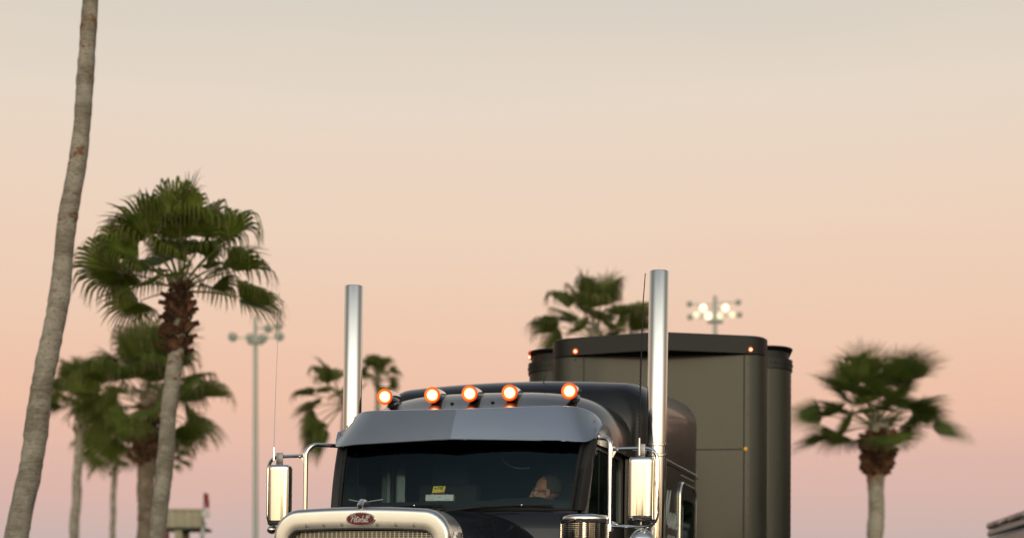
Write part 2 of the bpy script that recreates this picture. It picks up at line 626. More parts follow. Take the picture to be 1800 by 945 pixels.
# grille surround
def rrect(w, zt, zb, r, crown=0., k=8, nt=14):
    """outline of an upright rounded rectangle, fixed point count, anticlockwise from bottom left"""
    pts = []
    def arc(cx, cz, a0):
        for i in range(k + 1):
            a = a0 + PI / 2 * i / k
            pts.append((cx + r * math.cos(a), cz + r * math.sin(a)))
    arc(-w + r, zb + r, PI)
    arc(w - r, zb + r, 1.5 * PI)
    arc(w - r, zt - r, 0)
    for i in range(1, nt):
        pts.append((lerp(w - r, -w + r, i / nt), zt))
    arc(-w + r, zt - r, PI / 2)
    return [(u, z + crown * (1 - min(1, (u / w)) ** 2 if z > 1.5 else 0)) for u, z in pts]


outl = rrect(.55, 1.915, .82, .15, .025)
inl = rrect(.455, 1.795, .95, .07, .012)
rows = []
for t, v in ((0, -1.36), (0, -1.5), (0, -1.55), (0, -1.566)):
    rows.append([(u, v, z) for u, z in outl])
for k in range(1, 7):
    a = PI / 2 * k / 6
    t = .20 * (1 - math.cos(a))
    rows.append([(lerp(u, iu, t), -1.566 - .039 * math.sin(a), lerp(z, iz, t)) for (u, z), (iu, iz) in zip(outl, inl)])
for t, v in ((.23, -1.6056), (.28, -1.606), (.6, -1.606), (.93, -1.606), (.97, -1.605), (1.0, -1.600), (1.0, -1.585), (1.0, -1.53)):
    rows.append([(lerp(u, iu, t), v, lerp(z, iz, t)) for (u, z), (iu, iz) in zip(outl, inl)])
g = MB().grid(rows, closed=True)
surround = g.build("grille_surround", M["alu"], truck, angle=60)
bolt = MB().lathe([(.0001, .0065), (.006, .006), (.0095, .002), (.0095, 0)], 10, axis=(0, -1, 0)).mesh("bolt", M["steel"])
for u in (-.335, -.225, -.11, 0, .11, .225, .335):
    o = link(bpy.data.objects.new("bolt", bolt), surround)
    o.location = (u, -1.606, 1.822 + .012 * (1 - (u / .5) ** 2))
for u, z in ((-.475, 1.72), (.475, 1.72), (-.475, 1.4), (.475, 1.4), (-.475, 1.1), (.475, 1.1)):
    o = link(bpy.data.objects.new("bolt", bolt), surround)
    o.location = (u, -1.606, z)
# side of the surround: a plate with an oval lens and screws
for s in (1, -1):
    g = MB().box((s * .5535, -1.455, 1.55), (.007, .13, .50), 0)
    pl = g.build("side_plate", M["alu"], surround, bevel=.003)
    MB().ball((s * .558, -1.455, 1.735), (.010, .038, .065), 14, 10).build("lens", M["coach"], surround)
    for v in (-1.505, -1.405):
        for z in (1.66, 1.70, 1.74, 1.775):
            o = link(bpy.data.objects.new("bolt", bolt), surround)
            o.location = (s * .5575, v, z)
            o.rotation_euler = (0, 0, s * PI / 2)
            o.scale = (.6, .6, .6)
# bars of the grille
g = MB()
for k in range(72):
    z = 1.797 - k * .0115
    w = .452 if k > 5 else .452 - .07 * (1 - math.sqrt(max(0, 1 - ((6 - k) / 6) ** 2)))
    g.box((0, -1.545, z), (2 * w, .007, .0030))
for k in range(33):
    u = -.448 + k * .028
    zt = 1.80 if abs(u) < .39 else 1.80 - (abs(u) - .39) * .75
    g.box((u, -1.549, (zt + .95) / 2), (.0038, .008, zt - .95))
tag(g.build("grille_bars", M["mesh_bar"], truck, smooth=False), kind="stuff")
g = MB().box((0, -1.50, 1.37), (.93, .02, .9))
g.build("radiator", M["black"], truck)

# emblem: oval plate with a script word
EMZ, EMV = 1.866, -1.607
g = MB()
g.lathe([(.0001, .008), (.086, .0075), (.0905, .004), (.0905, 0)], 40, axis=(0, -1, 0))
g.v = [(x + .008, y + EMV, z * .455 + EMZ) for x, y, z in g.v]
emb = g.build("emblem", M["alu"], truck)
g = MB()
g.lathe([(.0001, .0098), (.084, .0095), (.0845, .007)], 40, axis=(0, -1, 0))
g.v = [(x + .008, y + EMV, z * .44 + EMZ) for x, y, z in g.v]
g.build("enamel_field", M["emblem"], emb)


def script(word_strokes, ox, oz, sc_, place, r, n=5):
    """strokes drawn as round wires; place(x, z) maps lettering to the surface"""
    m = MB()
    for st in word_strokes:
        pts = [place(ox + x * sc_, oz + z * sc_) for x, z in st]
        P = [Vector(p) for p in pts]
        sm = [P[0]]
        for i in range(len(P) - 1):                     # Catmull-Rom
            p0, p1, p2, p3 = P[max(i - 1, 0)], P[i], P[i + 1], P[min(i + 2, len(P) - 1)]
            for k in range(1, 4):
                t = k / 3
                sm.append(.5 * ((2 * p1) + (p2 - p0) * t + (2 * p0 - 5 * p1 + 4 * p2 - p3) * t * t + (3 * p1 - p0 - 3 * p2 + p3) * t ** 3))
        m.tube(sm, r, n)
    return m


def letters(spec, slant=.25):
    """spec: list of (letter strokes, advance)"""
    out, x = [], 0
    for strokes, adv in spec:
        for st in strokes:
            out.append([(x + a + slant * b, b) for a, b in st])
        x += adv
    return out, x


G = {
    "P": ([[(.1, 0), (.12, .6), (.15, 1.15)], [(-.25, .95), (0, 1.25), (.5, 1.3), (.72, 1.0), (.5, .68), (.15, .6)]], .62),
    "e": ([[(0, .3), (.25, .34), (.36, .52), (.24, .64), (.06, .5), (.06, .18), (.22, 0), (.42, .14)]], .42),
    "t": ([[(.1, 1.05), (.06, .5), (.1, .08), (.24, 0), (.36, .16)], [(-.12, .8), (.42, .86)]], .36),
    "r": ([[(.04, .6), (.06, 0)], [(.06, .36), (.18, .6), (.34, .56)]], .34),
    "b": ([[(.06, 1.2), (.04, .1), (.2, 0), (.38, .2), (.32, .5), (.08, .5)]], .46),
    "i": ([[(.06, .6), (.05, .1), (.14, 0), (.24, .14)], [(.09, .84), (.11, .9)]], .24),
    "l": ([[(.06, 1.25), (.04, .14), (.12, 0), (.24, .14)]], .24),
    "M": ([[(-.35, .2), (-.2, 0), (.05, .5), (.28, 1.5), (.30, .9), (.32, .1)], [(.32, .2), (.6, 1.1), (.82, 1.55), (.72, .9), (.72, .1)]], .98),
    "a": ([[(.38, .6), (.14, .62), (.02, .28), (.14, 0), (.3, .2), (.4, .62), (.38, .12), (.5, .06)]], .52),
    "s": ([[(-.02, .06), (.2, .5), (.26, .66), (.24, .4), (.32, .14), (.18, -.02), (.02, .08)]], .42),
    "y": ([[(.02, .6), (.06, .14), (.2, .04), (.36, .3), (.42, .62), (.34, 0), (.2, -.7), (.02, -1.0)]], .5),
}
st, adv = letters([G[c] for c in "Peterbilt"])
st.append([(adv - .35, 1.0), (adv + .05, 1.12), (adv + .35, 1.12)])
script(st, 0.008 - .060, EMZ - .017, 0.110 / adv, lambda x, z: (x, EMV - .0105, z), .0021).build("script_lettering", M["white"], emb)

# hood ornament: a winged bird
g = MB()
OZ = 1.94
g.tube([(0, -1.585, OZ - .028), (0, -1.60, OZ + .004), (0, -1.575, OZ + .028), (0, -1.52, OZ + .032), (0, -1.43, OZ + .03)],
       [.010, .019, .0185, .014, .005], 12)
for s in (1, -1):
    secs = []
    for k in range(7):
        t = k / 6
        x = s * lerp(.008, .108, t)
        ch = lerp(.052, .012, t)
        zc = OZ + .026 + .022 * t
        vc = -1.56 + .045 * t
        secs.append([(x, vc - ch / 2, zc), (x, vc, zc + .006 * (1 - t) + .002), (x, vc + ch / 2, zc), (x, vc, zc - .003)])
    g.grid(secs, closed=True)
    g.poly(secs[-1])
g.build("hood_ornament", M["chrome"], truck, angle=60)

# cowl with wipers
WSB = lambda u: (-.11 + .14 * (abs(u) / .83) ** 2, 2.035)
WST = lambda u: (.10 + .13 * (abs(u) / .83) ** 2, 2.565)
us = [lerp(-.83, .83, k / 24) for k in range(25)]
rows = [[(u * 1.06, WSB(u)[0] - .005, 2.028) for u in us], [(u * 1.06, WSB(u)[0] - .06, 1.985) for u in us],
        [(u * 1.06, WSB(u)[0] - .10, 1.90) for u in us], [(u * 1.06, WSB(u)[0] - .10, 1.2) for u in us]]
MB().grid(rows).build("cowl", M["paint"], truck)
g = MB()
for s, u0, u1 in ((1, .02, .52), (1, -.72, -.22)):
    a = (u0, WSB(u0)[0] - .05, 2.02)
    b = (u1, WSB(u1)[0] - .03, 2.062)
    w = MB().tube([a, (lerp(u0, u1, .5), WSB((u0 + u1) / 2)[0] - .055, 2.05), b], [.011, .008, .005], 8)
    wo = w.build("wiper", M["black"], truck)
    MB().tube([(u1 - .32, WSB(u1 - .32)[0] - .022, 2.055), (u1 + .2, WSB(min(.82, u1 + .2))[0] - .02, 2.065)], .0065, 6).build("wiper_blade", M["rubber"], wo)
    MB().ball(b, .009, 8, 6).build("wiper_pin", M["chrome"], wo)

# windscreen
rows = []
for k in range(9):
    t = k / 8
    rows.append([(u * lerp(1, 1.035, t), lerp(WSB(u)[0], WST(u)[0], t) - .02 * math.sin(PI * t), lerp(WSB(u)[1], WST(u)[1], t)) for u in us])
glass = MB().grid(rows).build("windscreen", M["glass"], truck, angle=80)
# seal round the glass
edge = [rows[0][k] for k in range(25)] + [rows[k][24] for k in range(1, 9)] + [rows[8][k] for k in range(23, -1, -1)] + [rows[k][0] for k in range(7, -1, -1)]
MB().tube(edge, .014, 6).build("windscreen_seal", M["rubber"], truck)
for s in (1, -1):
    i = 24 if s > 0 else 0
    prs = []
    for k in range(9):
        p = Vector(rows[k][i])
        c = p + Vector((s * .042, .03, 0))
        prs.append([c + Vector((s * a, b, 0)) for a, b in ((-.040, -.018), (.005, -.038), (.034, -.014), (.042, .04), (.0, .05), (-.04, .02))])
    g = MB().grid(prs, closed=True)
    g.poly(prs[0])
    g.poly(prs[-1])
    g.build("windscreen_pillar", M["black"], truck, angle=60)

# cab roof: a low dome whose front follows the vee of the screen
rows = []
for v, w, zt, n in ((.03, .93, 2.58, 3.8), (.07, .93, 2.665, 3.8), (.13, .93, 2.70, 3.7), (.22, .935, 2.742, 3.6), (.30, .94, 2.775, 3.5), (.38, .945, 2.808, 3.5),
                    (.46, .95, 2.848, 3.4), (.58, .955, 2.897, 3.4), (.70, .96, 2.930, 3.4), (.84, .962, 2.948, 3.4), (1.0, .962, 2.955, 3.4), (1.30, .965, 2.955, 3.4)):
    sec_ = section(w, 2.50, zt, n, 33)
    f = max(0, 1 - (v - .03) / 1.0)
    rows.append([(u, v + f * .22 * (abs(u) / .95) ** 1.7, z) for u, z in sec_])
g = MB().grid(rows)
g.build("cab_roof", M["roof_paint"], truck, angle=60)
g = MB()
for s in (1, -1):                                    # little vents and screws on the roof skin
    for u, v in ((.15, .40), (.13, .43), (.42, .52)):
        g.box((s * u, v + .2 * abs(u) ** 1.7, 2.822 + .03 * (v > .5)), (.022, .018, .006))
g.build("roof_bracket", M["black"], truck)

# cab side with door
for s in (1, -1):
    U = s * .905
    g = MB()
    g.prism([(U, v, z) for v, z in ((.05, 1.0), (1.32, 1.0))] + [(U, 1.32, 2.0), (U, .05, 2.0)], (-s * .03, 0, 0))
    g.prism([(U, 1.2, 2.0), (U, 1.32, 2.0), (U, 1.32, 2.56), (U, 1.2, 2.56)], (-s * .03, 0, 0))
    g.build("cab_side", M["paint_side"], truck)
    # door: lower skin, window frame and glass
    g = MB().prism([(U + s * .014, v, z) for v, z in ((.07, 1.1), (1.19, 1.1), (1.19, 2.02), (.07, 2.02))], (-s * .03, 0, 0))
    door = g.build("door", M["paint_side"], truck, bevel=.006)
    fo = bez([(U + s * .01, .075, 2.02), (U + s * .006, .27, 2.545), (U + s * .006, 1.17, 2.545), (U + s * .01, 1.17, 2.02)], 6, .1)
    fi = bez([(U + s * .01, .145, 2.02), (U + s * .007, .325, 2.475), (U + s * .006, 1.11, 2.475), (U + s * .01, 1.11, 2.02)], 6, .09)
    f2 = [(x - s * .03, y, z) for x, y, z in fi]
    fb = [(x - s * .03, y, z) for x, y, z in fo]
    MB().grid([fb, fo, fi, f2]).build("window_frame", M["trim_grey"], door, angle=40)
    g = MB().poly([(x + s * .012, y, z) for x, y, z in f2])
    g.build("window_pane", M["glass_dark"], door)
    MB().tube([(U - s * .01, .50, 2.02), (U - s * .01, .50, 2.475)], .008, 6).build("vent_bar", M["rubber"], door)
    MB().box((U + s * .022, 1.08, 1.86), (.02, .13, .035)).build("handle", M["chrome"], door, bevel=.006)
    # drip moulding above the door
    MB().tube([(U + s * .016, .16, 2.32), (U + s * .014, .26, 2.572), (U + s * .02, 1.25, 2.582)], .012, 6).build("drip_moulding", M["paint"], truck)

# interior
g = MB()
g.box((0, .9, 1.55), (1.84, 1.3, .03))
g.build("cab_floor", M["interior"], truck)
rows = []
for v, z in ((.0, 2.02), (.10, 2.085), (.30, 2.115), (.48, 2.11), (.56, 2.06), (.58, 1.9), (.60, 1.6)):
    rows.append([(u, v - .09 + .09 * (abs(u) / .83) ** 2, z + (.022 * math.exp(-((u - .45) / .22) ** 4) if v > .25 else 0)) for u in us])
MB().grid(rows).build("dashboard", M["dash"], truck)
g = MB().box((0, 2.3, 2.1), (1.9, .03, 1.6))
g.build("rear_curtain", M["interior"], truck)
for u in (.45, -.45):
    g = MB()
    g.box((u, 1.02, 1.72), (.50, .50, .14))
    g.box((u, 1.25, 2.02), (.48, .13, .62))
    g.box((u, 1.27, 2.40), (.30, .10, .18))
    g.build("seat", M["seat"], truck, bevel=.04)
sw = MB()
cw = Vector((.45, .60, 2.0))
qw = Matrix.Rotation(math.radians(-42), 3, "X")
ring = [cw + qw @ Vector((.22 * math.cos(a), .22 * math.sin(a), 0)) for a in [2 * PI * k / 28 for k in range(29)]]
sw.tube(ring, .016, 8, cap=False)
for a in (.5, 2.6, 4.7):
    sw.tube([cw + qw @ Vector((.03 * math.cos(a), .03 * math.sin(a), -.02)), cw + qw @ Vector((.21 * math.cos(a), .21 * math.sin(a), 0))], .012, 6)
sw.ball(cw + qw @ Vector((0, 0, -.02)), .05, 10, 6)
sw.build("steering_wheel", M["black"], truck)
MB().tube(bez([(.16, .55, 2.72), (.18, .5, 2.50), (.22, .47, 2.40), (.32, .47, 2.36), (.40, .5, 2.37)], 5, .06), .006, 6).build("coiled_cord", M["steel"], truck)
g = MB().tube([(.16, .42, 2.58), (.16, .42, 2.72)], .008, 6)
g.box((.16, .42, 2.55), (.20, .02, .05))
g.build("inside_mirror", M["black"], truck, bevel=.004)

# sun visor: two bright panels meeting in a vee, wrapped round the ends
NB = [(0, -.040), (.25, -.006), (.5, .032), (.72, .067), (.84, .105), (.90, .14), (.945, .21), (.965, .29)]
NT = [(0, .075), (.22, .112), (.44, .160), (.64, .206), (.77, .26), (.84, .33), (.885, .40), (.91, .47)]
ZB = [2.515, 2.512, 2.509, 2.505, 2.500, 2.503, 2.54, 2.62]
ZT = [2.728, 2.738, 2.745, 2.752, 2.750, 2.738, 2.715, 2.68]


def fine(tab):
    """straight to the fifth station, then a smooth wrap"""
    out = [lerp(Vector(tab[0]), Vector(tab[3]), k / 6) for k in range(6)]
    P = [Vector(p) for p in tab[2:]]
    for i in range(1, len(P) - 1):
        p0, p1, p2, p3 = P[i - 1], P[i], P[i + 1], P[min(i + 2, len(P) - 1)]
        for k in range(5):
            t = k / 5
            out.append(.5 * ((2 * p1) + (p2 - p0) * t + (2 * p0 - 5 * p1 + 4 * p2 - p3) * t * t + (3 * p1 - p0 - 3 * p2 + p3) * t ** 3))
    return out + [P[-1]]


VB = fine([(u, v, z) for (u, v), z in zip(NB, ZB)])
VT = fine([(u, v, z) for (u, v), z in zip(NT, ZT)])


def visor_rows(off, s):
    rr = []
    for t in (0, .03, .1, .25, .5, .75, .92, .98, 1):
        row = []
        for k in range(len(VB)):
            p = VB[k].lerp(VT[k], t)
            row.append(Vector((s * p.x, p.y - .005 * math.sin(PI * t) + off, p.z + off * .4)))
        rr.append(row)
    return rr


g = MB()
edge_pts = []
for s in (-1, 1):
    ra, rb = visor_rows(0, s), visor_rows(.012, s)
    g.grid(ra)
    g.grid(rb, flip=True)
    for r0, r1 in ((ra[0], rb[0]), (ra[-1], rb[-1])):
        g.grid([r0, r1])
    g.grid([[r[-1] for r in ra], [r[-1] for r in rb]])
    edge_pts += ra[0][::-1] if s < 0 else ra[0][1:]
visor = g.build("sun_visor", M["visor"], truck, angle=50)
MB().tube([Vector(p) + Vector((0, -.003, -.002)) for p in edge_pts[8:-8]], .005, 6).build("rolled_edge", M["chrome"], visor)
for s in (1, -1):
    for k, t in ((6, .35), (6, .7)):
        o = link(bpy.data.objects.new("bolt", bolt), visor)
        o.location = (s * lerp(NB[k][0], NT[k][0], t) + s * .003, lerp(NB[k][1], NT[k][1], t) - .018, lerp(ZB[k], ZT[k], t))
        o.rotation_euler = (0, 0, s * .8)
    MB().tube([(s * .75, .2, 2.5), (s * .75, .34, 2.57)], .008, 6).build("visor_bracket", M["black"], visor)

# roof lights: torpedo lamps
for u, v, z in ((-.69, .49, 2.893), (-.30, .41, 2.882), (-.003, .355, 2.876), (.272, .41, 2.882), (.680, .49, 2.893)):
    c = Vector((u, v, z))
    g = MB().lathe([(.051, -.010), (.053, 0), (.0525, .05), (.048, .12), (.038, .20), (.022, .28), (.0005, .33)], 24, origin=c, axis=(0, 1, .10))
    lamp = g.build("roof_light", M["chrome"], truck)
    MB().lathe([(.0001, -.042), (.014, -.040), (.027, -.034), (.038, -.024), (.0455, -.011), (.048, .0)], 24, origin=c + Vector((0, -.006, 0)), axis=(0, 1, .10)).build("lens", M["amber_lamp"], lamp)
    MB().lathe([(.0475, -.004), (.049, -.014), (.054, -.014), (.0575, -.005), (.0575, .006), (.0475, 0)], 24, origin=c, axis=(0, 1, .10)).build("halo_ring", M["amber_halo"], lamp)  # added glowing ring standing in for the orange bloom round the lens
    g = MB().tube([c + Vector((0, .12, -.02)), c + Vector((0, .14, -.09))], [.02, .036], 10)
    g.build("lamp_foot", M["black"], lamp)

# sleeper: tall box with rounded shoulders
rows = []
for v, w, zt, r in ((1.20, .92, 2.88, .26), (1.23, .98, 2.95, .25), (1.28, 1.03, 3.005, .24), (1.36, 1.063, 3.045, .23), (1.46, 1.08, 3.07, .22), (1.62, 1.085, 3.09, .21),
                    (2.0, 1.085, 3.115, .20), (2.6, 1.085, 3.15, .19), (3.08, 1.085, 3.17, .19), (3.17, 1.08, 3.165, .19), (3.23, 1.06, 3.13, .19), (3.25, 1.03, 3.08, .19)):
    rows.append([(u, v, z) for u, z in section_r(w, zt, r, .055)])
g = MB().grid(rows)
g.poly(rows[-1])
# the front bulkhead each side of the cab
for s in (1, -1):
    g.poly([(s * .90, 1.20, .9), (s * .90, 1.20, 2.6), (s * .8, 1.21, 2.6), (s * .8, 1.21, .9)])
sleeper = g.build("sleeper", M["paint_side"], truck, angle=50)
rv = MB().lathe([(.0001, .004), (.004, .0035), (.0055, 0)], 6, axis=(1, 0, 0))
riv = rv.mesh("rivet", M["steel"])
for k in range(44):
    o = link(bpy.data.objects.new("rivet", riv), sleeper)
    o.location = (1.0868, 1.62 + k * .0365, 2.562)
MB().box((1.0885, 2.42, 2.535), (.006, 1.6, .006)).build("seam", M["black"], sleeper)
for z, v0, v1 in ((2.50, 2.5, 3.02),):
    for k in range(9):
        o = link(bpy.data.objects.new("rivet", riv), sleeper)
        o.location = (1.0868, lerp(v0, v1, k / 8), z)
# bunk door with its bright trim
tr = bez([(1.090, 2.42, 1.2), (1.090, 2.42, 2.44), (1.090, 3.10, 2.44), (1.090, 3.10, 1.2)], 8, .13)
bd = MB().prism([(1.083, y, z) for x, y, z in tr], (.006, 0, 0)).build("bunk_door", M["paint"], sleeper)
MB().tube(tr, .013, 8).build("bright_trim", M["chrome"], sleeper)
g = MB().prism([(1.0895, y, z) for x, y, z in bez([(0, 2.56, 1.5), (0, 2.56, 2.31), (0, 3.02, 2.31), (0, 3.02, 1.5)], 5, .06)], (.004, 0, 0))
g.build("bunk_window", M["glass_dark"], sleeper)
st, adv = letters([G[c] for c in "Massey"], .35)
script(st, 1.80, 2.045, .62 / adv, lambda x, z: (1.0875, x, z), .0055).build("script_lettering", M["sign"], sleeper)
g = MB()
for k in range(9):                                    # a second, smaller line of capitals, mostly below the frame
    x = 1.97 + k * .034
    g.box((1.0875, x, 1.955), (.003, .006, .07))
    if k % 3 != 1:
        g.box((1.0875, x + .012, 1.987), (.003, .02, .006))
g.build("small_lettering", M["sign"], sleeper)
# whip aerial and clip on the roof
g = MB().tube([(.24, 1.35, 3.06), (.245, 1.36, 3.10), (.275, 1.38, 3.235)], [.006, .004, .0025], 6)
g.tube([(.19, 1.33, 3.063), (.29, 1.33, 3.066)], .009, 6)
g.build("roof_aerial", M["black"], truck)

# exhaust stacks
for s in (1, -1):
    g = MB().lathe([(.058, 3.80), (.064, 3.835), (.0685, 3.838), (.071, 3.832), (.071, 2.56), (.071, .9)], 36, origin=(s * 1.18, 1.06, -.012 if s < 0 else -.02))
    stk = g.build("exhaust_stack", M["stack"], truck, angle=50)
    MB().lathe([(.058, 3.79), (.056, 3.4)], 24, origin=(s * 1.18, 1.06, -.02)).build("stack_bore", M["black"], stk)
    for z in (2.50, 2.575):
        MB().lathe([(.0712, -.012), (.0775, -.008), (.0775, .008), (.0712, .012)], 30, origin=(s * 1.18, 1.06, z)).build("clamp", M["chrome"], stk)
    MB().box((s * 1.10, 1.12, 2.54), (.12, .04, .05)).build("stack_bracket", M["steel"], stk, bevel=.004)
    MB().tube([(s * 1.232, 1.10, .9), (s * 1.232, 1.10, 2.50)], .015, 10).build("grab_rail", M["chrome"], stk)

# air cleaner beside the cowl
AC = (1.046, -.45, 0)
g = MB().lathe([(.0001, 1.972), (.09, 1.970), (.140, 1.962), (.153, 1.952), (.1555, 1.945), (.1555, 1.916), (.152, 1.912)], 40, origin=AC)
ac = g.build("air_cleaner", M["chrome"], truck, angle=50)
MB().lathe([(.143, 1.914), (.143, 1.58)], 40, origin=AC).build("filter_core", M["black"], ac)
MB().lathe([(.150, 1.60), (.155, 1.58), (.155, 1.15), (.14, 1.12), (.0001, 1.11)], 40, origin=AC).build("canister", M["chrome"], ac)
g = MB()
for k in range(27):
    g.lathe([(.148, -.0028), (.1518, -.001), (.1518, .001), (.148, .0028)], 40, origin=(AC[0], AC[1], 1.905 - k * .0118))
for k in range(28):
    a = 2 * PI * k / 28
    g.box((AC[0] + .149 * math.cos(a), AC[1] + .149 * math.sin(a), 1.755), (.0024, .0024, .315), rot=Matrix.Rotation(a, 3, "Z"))
tag(g.build("filter_screen", M["chrome"], ac, smooth=False), kind="stuff")
MB().box((.86, -.33, 1.66), (.22, .12, .14)).build("intake_duct", M["chrome"], ac, bevel=.02)


# mirrors
def mirror(s, v, arm, loop, hx, zt, zb, post):
    g = MB().tube(bez(arm, 8, .08), .0155, 10)
    m = g.build("mirror_arm", M["chrome"], truck)
    MB().tube(bez(loop, 8, .09), .0125, 10).build("mirror_loop", M["chrome"], m)
    # head: rounded housing facing forward
    w, d = .083, .055
    pr = []
    for z, f in ((zb, .86), (zb + .005, .96), (zb + .02, 1.0), (zb + .035, 1.0), (zt - .035, 1.0), (zt - .02, 1.0), (zt - .005, .96), (zt, .86)):
        row = []
        for k in range(40):
            a = 2 * PI * k / 40
            row.append((hx + w * f * sgnpow(math.cos(a), .42), v + (d * f * sgnpow(math.sin(a), .62) * (1.0 if math.sin(a) < 0 else .55)), z))
        pr.append(row)
    g = MB().grid(pr, closed=True)
    g.poly(pr[0])
    g.poly(pr[-1])
    head = g.build("mirror_head", M["chrome"], truck, angle=50)
    MB().box((hx, v + .038, (zt + zb) / 2), (.145, .012, zt - zb - .03)).build("mirror_face", M["visor"], head, bevel=.004)
    MB().tube([(hx, v, zt - .005), (hx, v, zt + .055)], .008, 8).build("top_pin", M["chrome"], head)
    MB().tube([(hx, v, zb + .005), (hx, v, zb - .05)], .007, 8).build("bottom_pin", M["chrome"], head)
    MB().box((hx, v - .016, zt + .045), (.050, .010, .085)).build("clamp_plate", M["steel"], head, bevel=.003)
    MB().box((hx, v, zb - .026), (.085, .012, .012)).build("bottom_clamp", M["chrome"], head, bevel=.003)
    for z in post:
        MB().prism([(arm[-1][0], v - .004, z + .03), (arm[-1][0] + s * .05, v - .004, z + .012), (arm[-1][0] + s * .015, v - .004, z - .05), (arm[-1][0], v - .004, z - .04)], (0, .01, 0)).build("arm_bracket", M["alu"], m)
        MB().ball((arm[-1][0] + s * .045, v, z), .014, 8, 6).build("joint", M["chrome"], m)
    return m


vR, vL = -.2, .05
mirror(1, vR, [(.97, .10, 2.53), (1.06, vR + .05, 2.487), (1.143, vR, 2.475), (1.146, vR, 1.88)],
       [(1.16, vR, 2.405), (1.453, vR, 2.408), (1.456, vR, 1.909), (1.16, vR, 1.909)], 1.352, 2.347, 1.942, (2.40, 1.92))
mirror(-1, vL, [(-.92, .40, 2.53), (-.96, .25, 2.52), (-1.06, .08, 2.51), (-1.099, vL, 2.46), (-1.098, vL, 1.80)],
       [(-1.115, vL, 2.43), (-1.385, vL, 2.425), (-1.382, vL, 1.93), (-1.115, vL, 1.90)], -1.292, 2.365, 1.945, (2.425, 1.88))
# convex spot mirrors under the right-hand head, aerials on both clamps
g = MB().lathe([(.0001, -.055), (.035, -.050), (.066, -.034), (.086, -.008), (.092, .012), (.088, .02), (.0001, .02)], 28, origin=(1.352, vR, 1.806), axis=(0, 1, .12))
sm_ = g.build("spot_mirror", M["chrome"], truck)
MB().tube([(1.38, vR, 1.91), (1.385, vR - .02, 1.885), (1.375, vR - .03, 1.86)], .010, 8).build("stem", M["chrome"], sm_)
MB().ball((-1.352, vL, 1.915), (.035, .035, .03), 12, 8).build("loop_foot", M["chrome"], truck)
MB().tube([(1.341, vR - .03, 2.36), (1.340, vR - .03, 2.47)], [.009, .006], 8).build("aerial_base", M["chrome"], truck)
g = MB().tube([(1.340, vR - .03, 2.46), (1.343, vR - .03, 2.9), (1.349, vR - .03, 3.3), (1.362, vR - .03, 3.515)], [.0042, .004, .0036, .003], 6)
hel = [(1.340 + .0065 * math.cos(k * .9) + .003 * (k / 150), vR - .03 + .0065 * math.sin(k * .9), 2.47 + k * .0036) for k in range(150)]
g.tube(hel, .0022, 4)
g.build("whip_aerial", M["interior"], truck)
MB().tube([(-1.335, vL - .02, 2.40), (-1.336, vL - .02, 2.49)], [.009, .005], 8).build("aerial_base", M["chrome"], truck)
MB().tube([(-1.336, vL - .02, 2.48), (-1.328, vL - .02, 2.9), (-1.308, vL - .02, 3.58)], [.0024, .002, .0014], 6).build("whip_aerial", M["pale_paint"], truck)
# teardrop marker on the far pillar
for s in (-1,):
    g = MB().ball((s * .945, .36, 2.385), (.03, .055, .045), 14, 10, rot=Matrix.Rotation(.35, 3, "X"))
    mk = g.build("cab_marker", M["paint"], truck)
    MB().ball((s * .955, .344, 2.366), (.024, .045, .022), 12, 8).build("lens", M["red_lens"], mk)

# the running gear under the frame line: rails, bumper, fenders, wheels, tanks
g = MB()
for s in (1, -1):
    g.box((s * .42, 2.4, .78), (.09, 7.6, .24))
g.box((0, 4.9, 1.0), (1.0, 1.0, .12))
g.build("chassis", M["black"], truck, bevel=.01)
MB().box((0, -1.85, .58), (2.3, .06, .42)).build("bumper", M["chrome"], truck, bevel=.02)
for s in (1, -1):
    rows = []
    for k in range(13):
        a = PI * k / 12
        rows.append([(s * u, -.95 - (.66 + .02 * j) * math.cos(a), .58 + (.68 + dz) * math.sin(a)) for j, (u, dz) in enumerate(((.60, .10), (.85, .10), (1.1, .06), (1.2, -.02)))])
    MB().grid(rows).build("fender", M["paint"], truck)
    MB().ball((s * .90, -1.62, 1.18), (.12, .10, .11), 16, 10).build("headlight", M["chrome"], truck)
    MB().lathe([(.0001, 0), (.30, .02), (.33, .06), (.33, 1.2), (.30, 1.24), (.0001, 1.26)], 28, origin=(s * .92, .55, .72), axis=(0, 1, 0)).build("fuel_tank", M["chrome"], truck)


def wheel(parent, u, v, dual=False, s=1):
    w = .46 if dual else .28
    t = MB().lathe([(.30, -w / 2), (.46, -w / 2), (.515, -w / 2 + .04), (.515, w / 2 - .04), (.46, w / 2), (.30, w / 2)], 32, origin=(u, v, .515), axis=(1, 0, 0)).build("tyre", M["rubber"], parent)
    MB().lathe([(.0001, .10), (.12, .10), (.14, .02), (.27, .03), (.302, .10), (.302, -.1)], 32, origin=(u + s * (w / 2 - .1), v, .515), axis=(s, 0, 0)).build("rim", M["alu"], t)


for s in (1, -1):
    wheel(truck, s * 1.02, -.95, False, s)
    for v in (4.5, 5.85):
        wheel(truck, s * .95, v, True, s)

# ------------------------------------------------------------------ things on the dashboard
TM = Matrix.Translation(truck.location) @ Matrix.Rotation(-TH, 4, "Z") @ Matrix.Rotation(RO, 4, "Y")
def on_truck(o, loc, rz=0, rx=0):
    o.matrix_world = TM @ Matrix.Translation(loc) @ Matrix.Rotation(rz, 4, "Z") @ Matrix.Rotation(rx, 4, "X")
    return o


